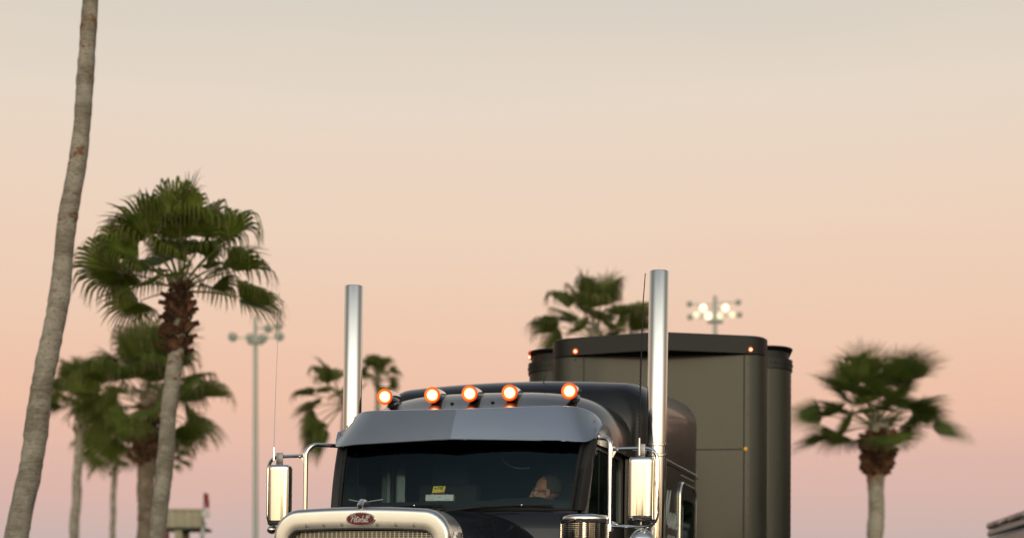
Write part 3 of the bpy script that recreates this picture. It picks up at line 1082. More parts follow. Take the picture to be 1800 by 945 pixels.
bx = thing("toll_reader", "pale green flat plastic box lying on the dashboard under the yellow card", "box")
MB().box((0, 0, 0), (.205, .05, .047)).build("casing", M["device"], bx, bevel=.006)
for u in (-.062, .062):
    MB().box((u, -.0258, -.010), (.040, .002, .006)).build("slot", M["steel"], bx)
MB().box((0, -.0258, .002), (.024, .002, .006)).build("slot", M["steel"], bx)
for u in (-.055, .052):
    MB().box((u, -.004, .0245), (.008, .03, .006)).build("clip", M["steel"], bx)
on_truck(bx, (-.206, .35, 2.148), math.radians(4), math.radians(-10))
cd = thing("parking_card", "small yellow card with a dark red strip propped above the pale box", "card")
MB().prism([(-.046, 0, -.026), (.042, 0, -.026), (.052, 0, .028), (-.038, 0, .028)], (0, .003, 0)).build("board", M["card"], cd)
MB().prism([(-.0465, -.0015, -.0265), (.0415, -.0015, -.0265), (.0435, -.0015, -.015), (-.020, -.0015, -.0185), (-.0455, -.0015, -.0195)], (0, .0012, 0)).build("red_strip", M["card_red"], cd)
MB().ball((-.022, -.001, .011), (.008, .001, .005), 10, 6).build("printed_mark", M["card_ink"], cd)
st, adv = letters([G[c] for c in "lrell"], .2)
script(st, -.008, .004, .042 / adv, lambda x, z: (x, -.0012, z), .0013).build("printed_word", M["card_ink"], cd)
on_truck(cd, (-.230, .375, 2.210), math.radians(3), math.radians(-12))

# ------------------------------------------------------------------ driver
def driver():
    root = thing("person", "driver in spectacles at the wheel, head turned towards the far window", "person")
    root.matrix_world = TM @ Matrix.Translation((.45, .72, 0))
    # body skeleton, x towards the near side, y to the rear, z up (head built apart and fused below)
    b = MB()
    def cap(path, rad, n=12):
        b.tube(path, rad, n)
        b.ball(path[0], rad[0], n, 8)
        b.ball(path[-1], rad[-1], n, 8)
    b.ball((0, .30, 1.86), (.19, .15, .14), 16, 10)
    b.ball((0, .24, 2.0), (.18, .125, .16), 16, 10)
    b.ball((0, .16, 2.045), (.225, .10, .075), 16, 10)
    b.ball((0, .12, 2.02), (.19, .11, .10), 16, 10)
    for s in (1, -1):
        cap([(s * .20, .16, 2.03), (s * .235, .02, 1.88), (s * .19, -.10, 1.87)], [.058, .048, .042])
        cap([(s * .19, -.10, 1.87), (s * .175, -.16, 1.93)], [.040, .030])
        b.ball((s * .172, -.185, 1.955), (.030, .045, .024), 12, 8)
        for k in range(4):                                       # fingers closed on the rim
            x = s * .172 + (k - 1.5) * .015
            cap([(x, -.205, 1.965), (x, -.238, 1.958), (x, -.240, 1.935), (x, -.222, 1.928)], [.0095, .0095, .0085, .008], 8)
        cap([(s * .172 - s * .026, -.17, 1.955), (s * .172 - s * .04, -.20, 1.945), (s * .172 - s * .03, -.225, 1.94)], [.011, .010, .009], 8)
        cap([(s * .10, .30, 1.82), (s * .14, -.12, 1.83)], [.085, .066])
        cap([(s * .14, -.12, 1.83), (s * .13, -.20, 1.62)], [.062, .045])
        cap([(s * .13, -.20, 1.60), (s * .14, -.33, 1.585)], [.038, .032])
    cap([(0, .13, 2.06), (-.01, .10, 2.15)], [.058, .055])
    # head: face towards -x
    def head(x, y, z):
        return Vector((-.012, .085, 2.222)) + hr @ Vector((x, y, z))
    hr = Matrix.Rotation(math.radians(-78), 3, "Z")              # local -y (face) swings to -x
    b.ball(head(0, .015, .035), (.076, .096, .088), 20, 14, rot=hr)           # skull
    b.ball(head(0, -.025, -.045), (.060, .068, .072), 18, 12, rot=hr)         # jaw and cheeks
    b.ball(head(0, -.080, -.093), (.026, .020, .020), 12, 8, rot=hr)          # chin
    b.ball(head(0, -.078, .018), (.052, .018, .016), 12, 8, rot=hr)           # brow
    b.tube([head(0, -.088, .010), head(0, -.104, -.012), head(0, -.113, -.030), head(0, -.094, -.040)], [.010, .012, .014, .012], 10)
    b.ball(head(0, -.113, -.030), (.014, .012, .011), 10, 8, rot=hr)
    for s in (1, -1):
        b.ball(head(s * .010, -.104, -.034), (.009, .010, .008), 8, 6, rot=hr)   # wings of the nose
        b.ball(head(s * .037, -.072, -.024), (.022, .018, .018), 10, 8, rot=hr)  # cheekbones
        b.ball(head(s * .078, .016, -.012), (.010, .020, .034), 12, 8, rot=hr)   # ears
    b.ball(head(0, -.094, -.062), (.022, .010, .007), 12, 8, rot=hr)
    b.ball(head(0, -.091, -.073), (.020, .010, .008), 12, 8, rot=hr)
    me = b.mesh("person_raw", M["skin"])
    o = bpy.data.objects.new("person_raw", me)
    COL.objects.link(o)
    md = o.modifiers.new("r", "REMESH")
    md.mode = "VOXEL"
    md.voxel_size = .0065
    sm = o.modifiers.new("s", "SMOOTH")
    sm.factor = .5
    sm.iterations = 2
    dg = bpy.context.evaluated_depsgraph_get()
    body_me = bpy.data.meshes.new_from_object(o.evaluated_get(dg))
    bpy.data.objects.remove(o)
    body_me.name = "body"
    body_me.materials.clear()
    for m in ("skin", "shirt", "trousers"):
        body_me.materials.append(M[m])
    for p in body_me.polygons:
        x, y, z = p.center
        hand = y < -.13 and z > 1.86
        p.material_index = 0 if (z > 2.115 or hand) else (2 if z < 1.86 and (y < .3 or z < 1.8) and not (abs(x) > .15 and z > 1.83) else 1)
        p.use_smooth = True
    link(bpy.data.objects.new("body", body_me), root)
    # hair: short, grey, receding; a shell over the back and top of the skull
    h = MB()
    rows = []
    for i in range(11):
        a = math.radians(lerp(4, 118, i / 10))
        row = []
        for k in range(21):
            bb = math.radians(lerp(-132, 132, k / 20))
            y = math.cos(bb) * math.sin(a) * .104
            x = math.sin(bb) * math.sin(a) * .083
            z = .035 + math.cos(a) * .096
            lim = -.012 if z > .09 else .004
            row.append(head(x, max(y + .016, lim), z))
        rows.append(row)
    h.grid(rows)
    ho = h.build("hair", M["hair"], root, angle=80)
    so = ho.modifiers.new("thick", "SOLIDIFY")
    so.thickness = .008
    # eyes, brows and spectacles
    for s in (1, -1):
        MB().ball(head(s * .031, -.073, -.002), .0125, 10, 8).build("eye", M["white"], root)
        MB().tube([head(s * .015, -.098, .020), head(s * .034, -.095, .026), head(s * .052, -.080, .022)], .004, 6).build("eyebrow", M["hair"], root)
    sp = MB()
    for s in (1, -1):
        c = [head(s * (.033 + .024 * math.cos(a)), -.104 + .004 * abs(math.cos(a)), -.004 + .017 * math.sin(a)) for a in [2 * PI * k / 16 for k in range(17)]]
        sp.tube(c, .0019, 5, cap=False)
        sp.tube([head(s * .057, -.098, .006), head(s * .080, -.04, .006), head(s * .084, .012, .004)], .0026, 5)
    sp.tube([head(-.009, -.106, .0), head(.009, -.106, .0)], .0019, 5)
    sp.build("spectacles", M["specs"], root)
    MB().tube([head(.018, -.1015, -.0675), head(.0, -.1045, -.067), head(-.018, -.1015, -.0675)], .0015, 5).build("mouth", M["card_red"], root)


driver()

# ------------------------------------------------------------------ trailer
trl = thing("box_trailer", "tall dark olive box trailer with a vee nose coupled behind the black cab", "trailer",
            (1.38, 14.95, 0), (0, math.radians(.2), math.radians(-5.2)))


def rpanel(w, d0, r, zb, zt, side_back, k=10):
    """plan outline: along the front with rounded corners and back along both sides"""
    pts = [(-w, side_back)]
    for i in range(k + 1):
        a = PI + PI / 2 * i / k
        pts.append((-w + r + r * math.cos(a), d0 + r + r * math.sin(a)))
    for i in range(k + 1):
        a = 1.5 * PI + PI / 2 * i / k
        pts.append((w - r + r * math.cos(a), d0 + r + r * math.sin(a)))
    pts.append((w, side_back))
    return pts


# main body behind
pl = rpanel(1.295, .52, .26, 0, 0, 12.5)
g = MB().grid([[(x, y, z) for x, y in pl] for z in (1.1, 2.0, 3.0, 3.83)])
bodyt = g.build("trailer_body", M["trailer"], trl, angle=40)
pb = rpanel(1.307, .508, .265, 0, 0, 12.5)
g = MB().grid([[(x, y, z) for x, y in pb] for z in (3.79, 3.795, 3.885, 3.89)])
g.build("rivet_band", M["trailer_band"], bodyt, angle=40)
pc = rpanel(1.27, .545, .25, 0, 0, 12.5)
pd = rpanel(1.307, .50, .27, 0, 0, 12.5)
rows = [[(x, y, 3.885) for x, y in pc], [(x, y, 3.965) for x, y in pc], [(x, y, 3.995) for x, y in pd], [(x, y, 4.005) for x, y in pd]]
MB().grid(rows).build("roof_lip", M["trailer_dark"], bodyt, angle=40)
MB().poly([(x, y, 4.003) for x, y in pd]).build("trailer_roof", M["trailer_band"], bodyt)
rivb = MB().lathe([(.0001, .006), (.007, .005), (.0095, 0)], 8, axis=(0, -1, 0)).mesh("rivet", M["trailer_dark"])
def rivets_along(plan, z, step, lo, parent, skip=lambda x, y: False):
    acc = 0
    for (x0, y0), (x1, y1) in zip(plan, plan[1:]):
        L = math.hypot(x1 - x0, y1 - y0)
        d = Vector((x1 - x0, y1 - y0, 0)).normalized()
        while acc < L:
            x, y = x0 + d.x * acc, y0 + d.y * acc
            if y < lo and not skip(x, y):
                o = link(bpy.data.objects.new("rivet", rivb), parent)
                o.location = (x, y, z)
                o.rotation_euler = (0, 0, math.atan2(d.y, d.x))
            acc += step
        acc -= L
rivets_along(pb, 3.84, .045, 1.2, bodyt, lambda x, y: abs(x) < .95)
for s in (1, -1):
    for k in range(26):
        o = link(bpy.data.objects.new("rivet", rivb), bodyt)
        o.location = (s * 1.295, .82, 1.9 + k * .072)
        o.rotation_euler = (0, 0, s * PI / 2)
# projecting nose
W2 = 1.03
pn = rpanel(W2, .12, .20, 0, 0, .55)
g = MB().grid([[(x, y, z) for x, y in pn] for z in (1.2, 2.0, 3.0, 3.87)])
nose = g.build("nose_panel", M["trailer"], trl, angle=40)
for x in (-.72, .80):
    MB().box((x, .121, 2.53), (.014, .012, 2.62)).build("seam", M["trailer_dark"], nose)
MB().box((0, .1205, 2.955), (1.566, .010, .012)).build("seam", M["trailer_dark"], nose)
for x in (-.755, .835):
    for k in range(14):
        o = link(bpy.data.objects.new("rivet", rivb), nose)
        o.location = (x, .1195, 3.76 - k * .16)
        o.scale = (.55, .55, .55)
for s in (1, -1):
    for x in (.80, .93):
        o = link(bpy.data.objects.new("rivet", rivb), nose)
        o.location = (s * x, .121 + (.06 if x > .9 else 0), 3.82)
# vee cap over the nose
def cap_plan(off=0):
    pts = [(-W2 - off, .55)]
    for s in (-1, 1):
        arc = []
        for i in range(9):
            t = i / 8
            a = Vector((-W2 - off, .36, 0)); bq = Vector((-W2 - off, .11 - off, 0)); c = Vector((-.80, .07 - off, 0))
            p = a * (1 - t) ** 2 + bq * 2 * t * (1 - t) + c * t * t
            arc.append((p.x, p.y))
        arc += [(-.4, -.05 - off), (0, -.17 - off)]
        if s > 0:
            arc = [(-x, y) for x, y in arc[::-1]][1:]
        pts += arc
    pts.append((W2 + off, .55))
    return pts


cp = cap_plan(.004)
ci = cap_plan(-.012)
rows = [[(x, y, 3.862) for x, y in ci], [(x, y, 3.855) for x, y in cp], [(x, y, 4.015) for x, y in cp], [(x, y, 4.025) for x, y in ci]]
g = MB().grid(rows)
g.poly([(x, y, 4.025) for x, y in ci])
g.poly([(x, y, 3.866) for x, y in ci])
capo = g.build("vee_cap", M["trailer_band"], trl, angle=14, weld=True)
mk_me = MB().lathe([(.0001, .02), (.010, .018), (.017, .011), (.0205, 0)], 14, axis=(0, -1, 0)).mesh("lens", M["marker"])
bz_me = MB().lathe([(.021, .004), (.026, .003), (.028, 0)], 16, axis=(0, -1, 0)).mesh("bezel", M["amber_halo"])  # marker bezel wears the same painted amber bloom
for x, y, z, rz in ((-.80, .062, 3.892, -.2), (.86, .085, 3.892, .45)):
    o = link(bpy.data.objects.new("marker_light", bz_me), trl)
    o.location, o.rotation_euler = (x, y, z), (0, 0, rz)
    link(bpy.data.objects.new("lens", mk_me), o)
for x, y, z, rz in ((-1.28, .60, 3.935, -1.0), (-1.28, .60, 3.985, -1.0)):
    o = link(bpy.data.objects.new("marker_light", bz_me), trl)
    o.location, o.rotation_euler = (x, y, z), (0, 0, rz)
    o.scale = (.8, .8, .8) if z > 3.95 else (1, 1, 1)
    if z < 3.95:
        link(bpy.data.objects.new("lens", mk_me), o)
o = MB().lathe([(.0001, .016), (.014, .013), (.020, 0)], 14, axis=(0, -1, 0), origin=(.815, .119, 2.958)).build("marker_light", M["marker_dim"], trl)
# air hose coil hung at the far side, a pale ladder of rungs seen past the nose
g = MB()
for k in range(7):
    g.ball((-1.02, .49, 3.44 + k * .045), (.018, .012, .015), 8, 6)
g.build("gland", M["pale_paint"], trl)
MB().box((0, 6.5, 1.0), (2.4, 12, .16)).build("trailer_floor", M["black"], trl, bevel=.01)
for s in (1, -1):
    for v in (9.6, 10.9):
        wheel(trl, s * .95, v, True, s)
    MB().box((s * .7, 3.4, .55), (.12, .12, 1.0)).build("landing_leg", M["steel"], trl, bevel=.01)

# ------------------------------------------------------------------ palms
_fr = {}


def frond_mesh(kind, elev, seed):
    """one fan leaf, hung for a leaf stalk that leaves the bud at this elevation"""
    key = (kind, elev, seed)
    if key in _fr:
        return _fr[key]
    r = random.Random(hash((kind == "sabal", elev, seed)) & 0xffff)
    sab = kind == "sabal"
    Lp, Lb = (.98, .90) if sab else (.84, .93)
    nseg = 30
    g = MB()
    e0, e1 = elev + 8, elev - (10 if sab else 8)
    P = [Vector((0, 0, 0))]
    for k in range(6):
        a = math.radians(lerp(e0, e1, k / 5))
        P.append(P[-1] + Vector((0, math.cos(a), math.sin(a))) * Lp / 6)
    g.tube(P, [.022, .018, .015, .013, .012, .011, .010], 5, 1)
    a = math.radians(e1 - (8 if sab else 1 + 7 * max(0, 1 - elev / 75)))
    d = Vector((0, math.cos(a), math.sin(a)))
    side = Vector((1, 0, 0))
    nrm = Vector((0, -math.sin(a), math.cos(a)))
    H = P[-1]
    span = math.radians(80 if sab else 88)
    cup = .14 if sab else r.choice((.22, .4, .6))
    down = Vector((0, 0, -1))
    wmax = .30 if sab else r.choice((.92, .62, .5))
    r0 = .62 if sab else r.choice((.54, .62, .66))
    twist = r.uniform(-.9, .9) if sab else r.uniform(-.7, .7)
    side = (side + nrm * twist).normalized()
    nrm = side.cross(d).normalized()
    for k in range(nseg):
        an = lerp(-span, span, (k + .5) / nseg)
        da = 2 * span / nseg
        ray = lambda q: (d * math.cos(q) + side * math.sin(q) + nrm * (cup * abs(math.sin(q)) + .05 * math.cos(q))).normalized()
        e, ea, eb = ray(an), ray(an - da / 2 * 1.02), ray(an + da / 2 * 1.02)
        tn = (eb - ea).normalized()
        half_w = (eb - ea).length / 2
        L = Lb * (.70 + .30 * math.cos(an * .8)) * r.uniform(.9, 1.06)
        fold = e.cross(tn).normalized() * (-.16 if k % 2 else .16)
        pos = H + e * .03
        prev = 0.03
        rows = []
        wj = wmax * r.uniform(.75, 1.0)
        jit = Vector((r.uniform(-.12, .12), r.uniform(-.12, .12), 0))
        for q in (.04, .25, .46, .60, .72, .83, .92, 1.0):
            w = min(1, max(0, (q - r0) / (.86 - r0))) ** (1.3 if sab else .9) * wj
            dr = (e * (1 - w) + (down + jit) * w).normalized()
            pos = pos + dr * (q - prev) * L
            prev = q
            split = .48 if sab else .56
            if q <= split:
                hw = q * L * half_w
            else:
                hw = split * L * half_w * max(.05, (1 - (q - split) / (1 - split)) ** .8)
            rows.append([pos - tn * hw, pos + fold * hw * 1.6, pos + tn * hw])
        g.grid(rows, 0)
        if not sab and r.random() < .55:                           # pale threads between the tips
            t = rows[4][2]
            g.tube([t, t + (e * .3 + down) * .14 * L, t + (e * .15 + down * 1.9) * .16 * L], .0028, 3, 2, cap=False)
    m = g.mesh("frond", [M["leaf_sabal" if sab else ("leaf_far" if kind == "far" else "leaf")], M["petiole"], M["dead"]], angle=25)
    _fr[key] = m
    return m


ELEVS = (84, 66, 48, 30, 14, -2, -18, -36, -55)


def near_elev(e):
    return min(ELEVS, key=lambda q: abs(q - e))


boot_me = None


def boot_mesh():
    global boot_me
    if boot_me is None:
        secs = []
        for t in (0, .4, .75, 1):
            w = lerp(.085, .040, t)
            z = .15 * t
            y = .02 + .085 * t ** 1.4
            secs.append([(-w, y - .03, z), (0, y + .022, z - .02), (w, y - .03, z + .01), (0, y - .040, z)])
        g = MB().grid(secs, closed=True)
        g.poly(secs[-1])
        boot_me = g.mesh("leaf_base", M["boot"], angle=30)
    return boot_me


def palm(label, trunk, Y, crown, kind="fan", spec=None, n=30, scale=1.0, boots=None, boot_n=0, seed=1, bark="bark", scars=(), head=.0):
    """trunk: (px x, px y, px width) from the top down; crown: bud at px (x, y)"""
    rnd = random.Random(seed * 101)
    base = px(trunk[-1][0], trunk[-1][1], Y)
    root = thing("palm_tree", label, "palm tree", (base.x, Y, 0), group="palm trees around the lot")
    s = Y / F_PX
    o3 = Vector((base.x, Y, 0))
    # trunk path
    pts = [px(x, y, Y) - o3 for x, y, w in trunk]
    rad = [w * s / 2 for x, y, w in trunk]
    lo = pts[-1]
    if lo.z > .05:
        nx = (pts[-1].x - pts[-2].x) / max(.1, (pts[-2].z - pts[-1].z))
        pts.append(Vector((lo.x + nx * lo.z * .5, 0, lo.z * .5)))
        rad.append(rad[-1] * 1.04)
        pts.append(Vector((lo.x + nx * lo.z * .75, 0, -.05)))
        rad.append(rad[-1] * 1.25)
    # resample finely with ring relief
    tot, seg = 0, []
    for a, b in zip(pts, pts[1:]):
        seg.append((b - a).length)
    P, R = [], []
    step = .055
    for i, (a, b) in enumerate(zip(pts, pts[1:])):
        m = max(1, int(seg[i] / step))
        for k in range(m):
            t = k / m
            P.append(a.lerp(b, t))
            R.append(lerp(rad[i], rad[i + 1], t))
    P.append(pts[-1]); R.append(rad[-1])
    for _ in range(14):
        P = [P[0]] + [(P[i - 1] + P[i] * 2 + P[i + 1]) / 4 for i in range(1, len(P) - 1)] + [P[-1]]
        R = [R[0]] + [(R[i - 1] + R[i] * 2 + R[i + 1]) / 4 for i in range(1, len(R) - 1)] + [R[-1]]
    g = MB()
    nn = 18
    rows = []
    for i, p in enumerate(P):
        rr = R[i] * (1 + rnd.uniform(-.03, .03) + (.025 if i % 3 == 0 else 0) + .05 * math.sin(i * .37 + seed) * math.sin(i * .11 + 2 * seed))
        off = Vector((math.sin(i * .21 + seed) * .012, math.cos(i * .17) * .012, 0)) * (R[i] / .12)
        rows.append([p + off + Vector((math.cos(2 * PI * k / nn), math.sin(2 * PI * k / nn), 0)) * rr * (1 + rnd.uniform(-.03, .03)) for k in range(nn)])
    g.grid(rows, closed=True)
    g.poly(rows[0])
    tk = g.build("trunk", M[bark], root, angle=60)
    at = tk.data.attributes.new("scar", "FLOAT", "POINT")
    zr = [((px(0, q[1], Y).z + px(0, q[0], Y).z) / 2, max(.03, (px(0, q[0], Y).z - px(0, q[1], Y).z) / 2), q[2] if len(q) > 2 else 1) for q in scars]
    vals = []
    for i, v in enumerate(tk.data.vertices):
        th = 2 * PI * (i % nn) / nn
        vals.append(max([0] + [q * math.exp(-((v.co.z + .05 * math.sin(th * 2 + zc * 9) - zc) / h) ** 2) * (.98 + .2 * math.cos(th + 1.7 + zc * 5)) for zc, h, q in zr]))
    at.data.foreach_set("value", vals)
    # leaf bases
    if boots:
        zt, zb = px(0, boots[0], Y).z, px(0, boots[1], Y).z
        for k in range(boot_n):
            t = (k + .5) / boot_n
            z = lerp(zb, zt, t)
            j = min(range(len(P)), key=lambda q: abs(P[q].z - z))
            a = k * 2.39996 + rnd.uniform(-.25, .25)
            o = link(bpy.data.objects.new("leaf_base", boot_mesh()), root)
            bulge = boots[2] * s / 2
            prof = math.sin(PI * (.25 + .68 * t)) if kind != "sabal" else math.sin(PI * (.08 + .74 * t))
            rr = max(R[j], lerp(R[j], bulge, prof)) - .075 * bulge / .3
            o.location = P[j] + Vector((-math.sin(a), math.cos(a), 0)) * rr + Vector((0, 0, rnd.uniform(-.04, .04)))
            tilt = rnd.uniform(-.05, .75)
            o.rotation_euler = (-tilt, rnd.uniform(-.4, .4), a)
            q = rnd.uniform(.7, 1.3) * max(.35, bulge / .26)
            o.scale = (q * 1.1, q, q)
    # leaves
    C = px(crown[0], crown[1], Y) - o3
    if spec is None:
        spec = []
        for k in range(n):
            t = (k + .5) / n
            el = lerp(88, -26, t ** .9) if kind != "sabal" else lerp(84, -12, t ** .85)
            spec.append((math.degrees(k * 2.39996), el + rnd.uniform(-8, 8), rnd.uniform(.80, 1.14)))
        for k in range(9):
            spec.append((rnd.uniform(0, 360), rnd.uniform(20, 84), rnd.uniform(.50, .72)))
    for az, el, q in spec:
        o = link(bpy.data.objects.new("frond", frond_mesh(kind, near_elev(el), rnd.randrange(4))), root)
        a = math.radians(az)
        o.location = C + Vector((-math.sin(a) * .05, math.cos(a) * .05, -head * max(0, (60 - el)) / 100))
        o.rotation_euler = (rnd.uniform(-.06, .06), rnd.uniform(-.22, .22), a)
        q *= scale
        o.scale = (q * rnd.uniform(.92, 1.06), q, q)
    return root


# azimuth 90 points to the photograph's left, -90 to its right, 0 away, 180 to the camera
spec2 = [(88, 56, 1.05), (82, 34, 1.15), (98, 8, 1.15), (64, -2, .95), (76, 70, 1.0), (-72, 62, 1.0), (-88, 40, 1.12), (-100, 16, 1.05), (-96, -8, 1.1),
         (-76, 0, 1.05), (175, 80, 1.1), (150, 58, 1.0), (-150, 50, 1.0), (135, 40, 1.0), (15, 82, 1.1), (0, 48, 1.0), (45, 36, 1.0),
         (-45, 38, 1.0), (60, 18, .95), (172, 30, .82), (-135, 24, .9), (118, 22, .9), (-112, 76, 1.05), (155, 4, .85), (105, 30, .95),
         (20, 22, .9), (-25, 20, .9), (-165, 44, .9),
         (10, 66, .62), (170, 46, .6), (95, 36, .6), (-80, 46, .62), (190, 20, .55), (60, 30, .62), (-110, 26, .58)]
palm("tall bare palm trunk leaning along the left edge, its crown out of sight above",
     [(168, -235, 25), (165, -120, 26), (158, 0, 27), (155, 50, 28.5), (154, 100, 28.5), (146, 200, 30), (134, 300, 31.5), (119, 390, 33), (106, 500, 35), (90, 600, 37),
      (72, 700, 39), (55, 800, 40), (31, 945, 42)], 17, (168, -245), n=26, scale=.68, seed=3, scars=((32, 56, 1.1), (366, 406, 1.0), (255, 300, .82), (120, 150, .75), (186, 200, .8), (325, 345, .78), (60, 100, .72), (440, 460, .7)))
palm("large near fan palm with a full crown and shaggy brown collar, left of the truck",
     [(318, 480, 24), (316, 530, 26), (311, 600, 27), (305, 660, 28), (297, 728, 28.5), (290, 800, 29), (285, 855, 29), (278, 945, 30)], 21, (318, 492),
     spec=spec2, scale=.80, boots=(502, 618, 50), boot_n=110, seed=5, scars=((625, 640), (655, 666), (685, 700), (822, 830)), head=.25)
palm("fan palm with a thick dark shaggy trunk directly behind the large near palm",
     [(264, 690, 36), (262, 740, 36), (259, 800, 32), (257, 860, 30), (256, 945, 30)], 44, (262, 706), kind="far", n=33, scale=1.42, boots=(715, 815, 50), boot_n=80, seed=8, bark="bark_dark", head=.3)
palm("slim fan palm with a rusty collar, between the leaning trunk and the shaggy palm",
     [(143, 690, 15), (142, 740, 16), (138, 800, 16), (135, 860, 16), (130, 945, 17)], 62, (143, 698), kind="far", n=27, scale=1.15, boots=(705, 765, 24), boot_n=22, seed=11, head=.3)
palm("short thin-stemmed far palm whose leaves hang under the shaggy palm's crown",
     [(202, 780, 9), (201, 830, 10), (199, 880, 10), (198, 945, 10)], 78, (202, 792), kind="far", n=25, scale=1.35, boots=(800, 838, 18), boot_n=14, seed=14, head=.3)
palm("far low palm showing just a few leaves right of the near palm's trunk",
     [(284, 800, 9), (283, 850, 10), (282, 945, 10)], 90, (288, 806), kind="far", n=22, scale=1.1, seed=16, head=.2)
palm("fan palm with hanging leaves half hidden behind the left exhaust stack",
     [(606, 690, 12), (606, 760, 13), (607, 860, 14), (608, 945, 14)], 50, (602, 700), kind="far", n=22, scale=.98, seed=19, head=.3,
     spec=[(85, 70, 1.0), (95, 44, 1.0), (88, 18, 1.1), (80, -4, 1.0), (100, -30, 1.1), (92, -50, 1.2), (100, -46, 1.0), (60, 50, .9), (-70, -30, .8), (0, 30, .8), (180, 20, .7), (70, -38, .9), (120, 60, .8), (60, 24, .8), (110, 4, .8), (85, -18, 1.0), (150, 30, .6), (40, 66, .8)])
palm("dark far palm crown just right of the left exhaust stack",
     [(664, 660, 9), (664, 760, 10), (664, 945, 11)], 105, (664, 660), kind="far", n=26, scale=1.05, seed=22, head=.3)
palm("far palm crown rising over the trailer roof left of the right stack",
     [(1045, 575, 18), (1045, 700, 19), (1046, 945, 20)], 48, (1046, 586), kind="far", n=26, scale=1.22, seed=27, head=.3,
     spec=[(90, 66, 1.0), (85, 44, 1.1), (95, 20, 1.1), (80, 6, 1.05), (30, 80, 1.05), (-60, 78, 1.0), (150, 66, 1.0), (-90, 60, 1.0), (-85, 36, 1.1), (-95, 14, 1.0),
           (0, 60, 1.0), (180, 50, .9), (60, 30, .9), (-50, 24, .9), (120, 30, .9), (-140, 36, .9), (100, -10, .9), (-80, -8, .9), (-100, 74, .95), (172, 22, .8), (-168, 34, .75), (20, 30, .85), (-25, 16, .85), (150, 6, .7), (-150, 8, .7), (60, 60, .7), (-50, 56, .7), (185, 62, .8)])
palm("rounded cabbage palm with a bulbous brown collar standing alone at the right",
     [(1545, 735, 34), (1543, 790, 40), (1541, 835, 32), (1540, 860, 28), (1539, 945, 28)], 40, (1541, 748), kind="sabal", n=40, scale=1.24, boots=(768, 838, 50), boot_n=110, seed=31, head=.05, scars=((755, 862, 1.5),))


# ------------------------------------------------------------------ stadium light masts
def mast(label, x, top, Y, fixtures, width):
    b = px(x, 945, Y)
    root = thing("light_mast", label, "light mast", (b.x, Y, 0), group="stadium light masts")
    o3 = Vector((b.x, Y, 0))
    s = Y / F_PX
    zt = px(0, top, Y).z
    MB().tube([(0, 0, -.1), (0, 0, zt * .5), (0, 0, zt)], [width * s * .62, width * s * .5, width * s * .38], 14).build("pole", M["pole"], root)
    ys = sorted({round(q[1] / 8) for q in fixtures})
    for yy in ys:
        rr = [q for q in fixtures if round(q[1] / 8) == yy]
        z = px(0, sum(q[1] for q in rr) / len(rr), Y).z
        xs = [(q[0] - x) * s for q in rr] + [0]
        MB().box(((min(xs) + max(xs)) / 2, .12, z), (max(xs) - min(xs) + .3, .10, .10)).build("crossarm", M["pole"], root)
    for fx, fy, r, m in fixtures:
        c = px(fx, fy, Y) - o3
        rad = r * s
        g = MB().lathe([(rad, 0), (rad * 1.04, .04), (rad * .8, rad * .9), (rad * .35, rad * 1.3), (.001, rad * 1.35)], 18, origin=c, axis=(0, 1, .25))
        f = g.build("floodlight", M["fixture"], root)
        MB().lathe([(.0001, -rad * .18), (rad * .5, -rad * .13), (rad * .96, 0)], 18, origin=c, axis=(0, 1, .25)).build("lens", M[m], f)
    MB().box((0, -.05, px(0, max(q[1] for q in fixtures) + 8, Y).z), (26 * s, .5, 5 * s)).build("platform", M["fixture"], root)
    return root


mast("pale green light mast with unlit lamps left of the truck", 449, 556, 120,
     [(409, 592, 8, "flood_off"), (440, 594, 8, "flood_off"), (462, 594, 8, "flood_off"), (471, 577, 7.5, "flood_off"), (489, 574, 6.5, "flood_off"), (491, 591, 8, "flood_off")], 9)
mast("light mast with glowing floodlights above the trailer", 1257, 520, 130,
     [(1236, 541, 7, "flood"), (1245, 555, 7, "flood"), (1275, 541, 7, "flood"), (1224, 553, 6, "flood_dim"), (1265, 555, 6, "flood_dim"), (1287, 553, 6, "flood_dim"),
      (1212, 534, 5, "flood_off"), (1213, 557, 5, "flood_off"), (1298, 531, 5, "flood_off"), (1300, 553, 5, "flood_off")], 9)

# ------------------------------------------------------------------ raised stand, far left
Y = 58
s = Y / F_PX
b = px(326, 945, Y)
stand = thing("raised_stand", "small pale panelled stand on legs beyond the palms at lower left", "stand", (b.x, Y, 0))
zb, zt = px(0, 926, Y).z, px(0, 897, Y).z
x0, x1 = px(289, 0, Y).x - b.x, px(360, 0, Y).x - b.x
MB().box(((x0 + x1) / 2, .6, zb - .05), (x1 - x0, 1.5, .10)).build("deck", M["stand_dark"], stand)
for k in range(5):
    w = (x1 - x0) / 5
    MB().box((x0 + w * (k + .5), -.12 + (.012 if k % 2 else 0), (zb + zt) / 2), (w - .02, .05, zt - zb)).build("panel", M["stand_panel"], stand, bevel=.008)
MB().box(((x0 + x1) / 2, -.13, zt + .03), (x1 - x0 + .06, .12, .06)).build("top_rail", M["stand_panel"], stand)
for xx, m, w in ((px(293, 0, Y).x - b.x, "red_paint", .16), (px(314, 0, Y).x - b.x, "stand_panel", .28), (px(355, 0, Y).x - b.x, "red_paint", .13)):
    MB().box((xx, .0, (zb - .1) / 2), (w, .2, zb - .1)).build("leg", M[m], stand)
MB().box((px(314, 0, Y).x - b.x, 1.2, (zb - .1) / 2), (.28, .2, zb - .1)).build("leg", M["stand_panel"], stand)
MB().tube([(x1 + .02, -.1, zb + .2), (x1 - .2, -.1, zb - .8), (x1 - .42, -.1, 0)], .07, 8).build("brace", M["pale_paint"], stand)
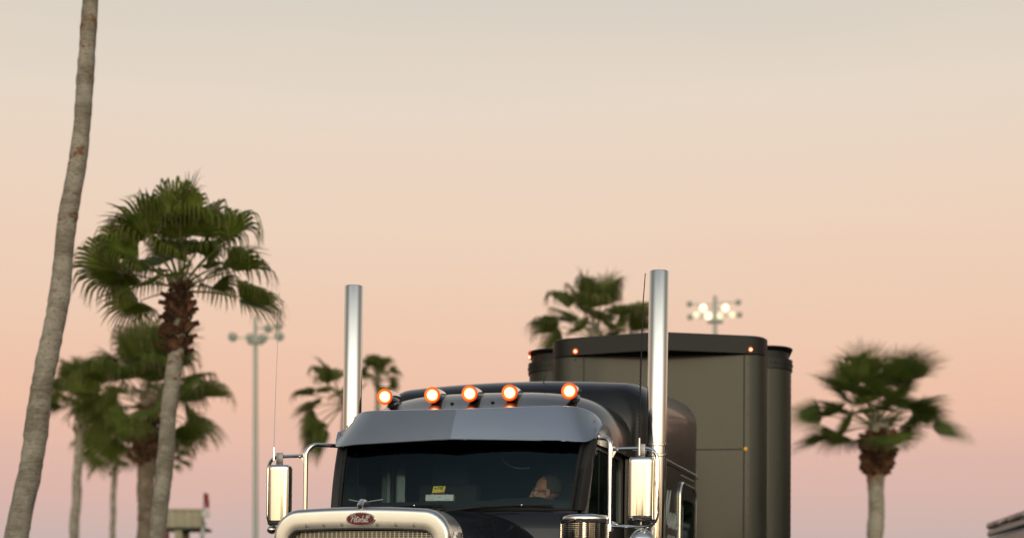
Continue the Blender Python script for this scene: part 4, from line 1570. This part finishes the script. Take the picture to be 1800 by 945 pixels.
MB().lathe([(.0001, .05), (.14, .04), (.16, 0), (.0001, -.04)], 16, origin=(px(364, 0, Y).x - b.x, -.25, px(0, 903, Y).z), axis=(.3, -1, 0)).build("dish", M["white"], stand)
MB().tube([(x1 - .02, -.2, zb), (x1 + .02, -.2, px(0, 866, Y).z)], .022, 8).build("flagpole", M["stand_dark"], stand)
fl = []
zf0, zf1 = px(0, 892, Y).z, px(0, 866, Y).z
for k in range(7):
    t = k / 6
    fl.append([(x1 + .02 + .17 * q * (1 - .3 * t) + .05 * t, -.2 + .05 * math.sin(4 * q + 5 * t), lerp(zf1, zf0, t) - .05 * q) for q in (0, .33, .66, 1)])
fo = MB().grid(fl).build("flag", M["red_cloth"], stand)
fo.modifiers.new("thick", "SOLIDIFY").thickness = .01

# ------------------------------------------------------------------ coach roof, lower right
dirc = Vector((math.sin(math.radians(5.6)), math.cos(math.radians(5.6)), 0))      # length runs away from the camera
far = px(1733, 945, 24)
coach = thing("coach", "dark glazed silver coach whose roof corner shows at the lower right edge", "coach", (far.x, 24, 0), (0, 0, math.radians(-5.6)))
ZR = px(0, 918, 24).z


def cbox(name, y0, y1, x0_, x1_, z0, z1, m, bev=.02, parent=coach):
    return MB().box(((x0_ + x1_) / 2, (y0 + y1) / 2, (z0 + z1) / 2), (x1_ - x0_, y1 - y0, z1 - z0)).build(name, M[m], parent, bevel=bev)


cbox("lower_body", -9, 0, .0, 2.4, .5, 1.6, "coach")
cbox("inner_body", -8.98, -.02, .03, 2.37, 1.55, 1.95, "coach_black", .01)
cbox("waist_rail", -9, -.10, -.015, 2.4, 1.9, ZR - .27, "coach", .03)
cbox("gutter", -9, -.34, -.05, .02, ZR - .225, ZR - .155, "coach", .012)
cbox("cant_panel", -9, -.02, .03, 2.38, ZR - .28, ZR - .07, "coach_black", .02)
for k, (y0, y1) in enumerate(((-.62, 0), (-1.5, -.62), (-2.15, -1.5), (-3.6, -2.15), (-4.5, -3.6), (-6.4, -4.5), (-9, -6.4))):
    cbox("roof_panel", y0 + .012, y1, .0 + .01 * (k % 2), 2.4, ZR - .10, ZR - .012 * (k % 2), "coach_black" if k % 2 else "coach_pink", .03)
cbox("roof_top", -9, -.04, .10, 2.30, ZR - .05, ZR + .03, "coach_black", .02)
for k in range(5):
    cbox("window", -1.75 - k * 1.75, -.25 - k * 1.75, -.008, .02, 1.62, 1.88, "glass_dark", .004)
for y in (-1.6, -7.2):
    wheel(coach, .25, y, False, -1)
    wheel(coach, 2.15, y, False, 1)
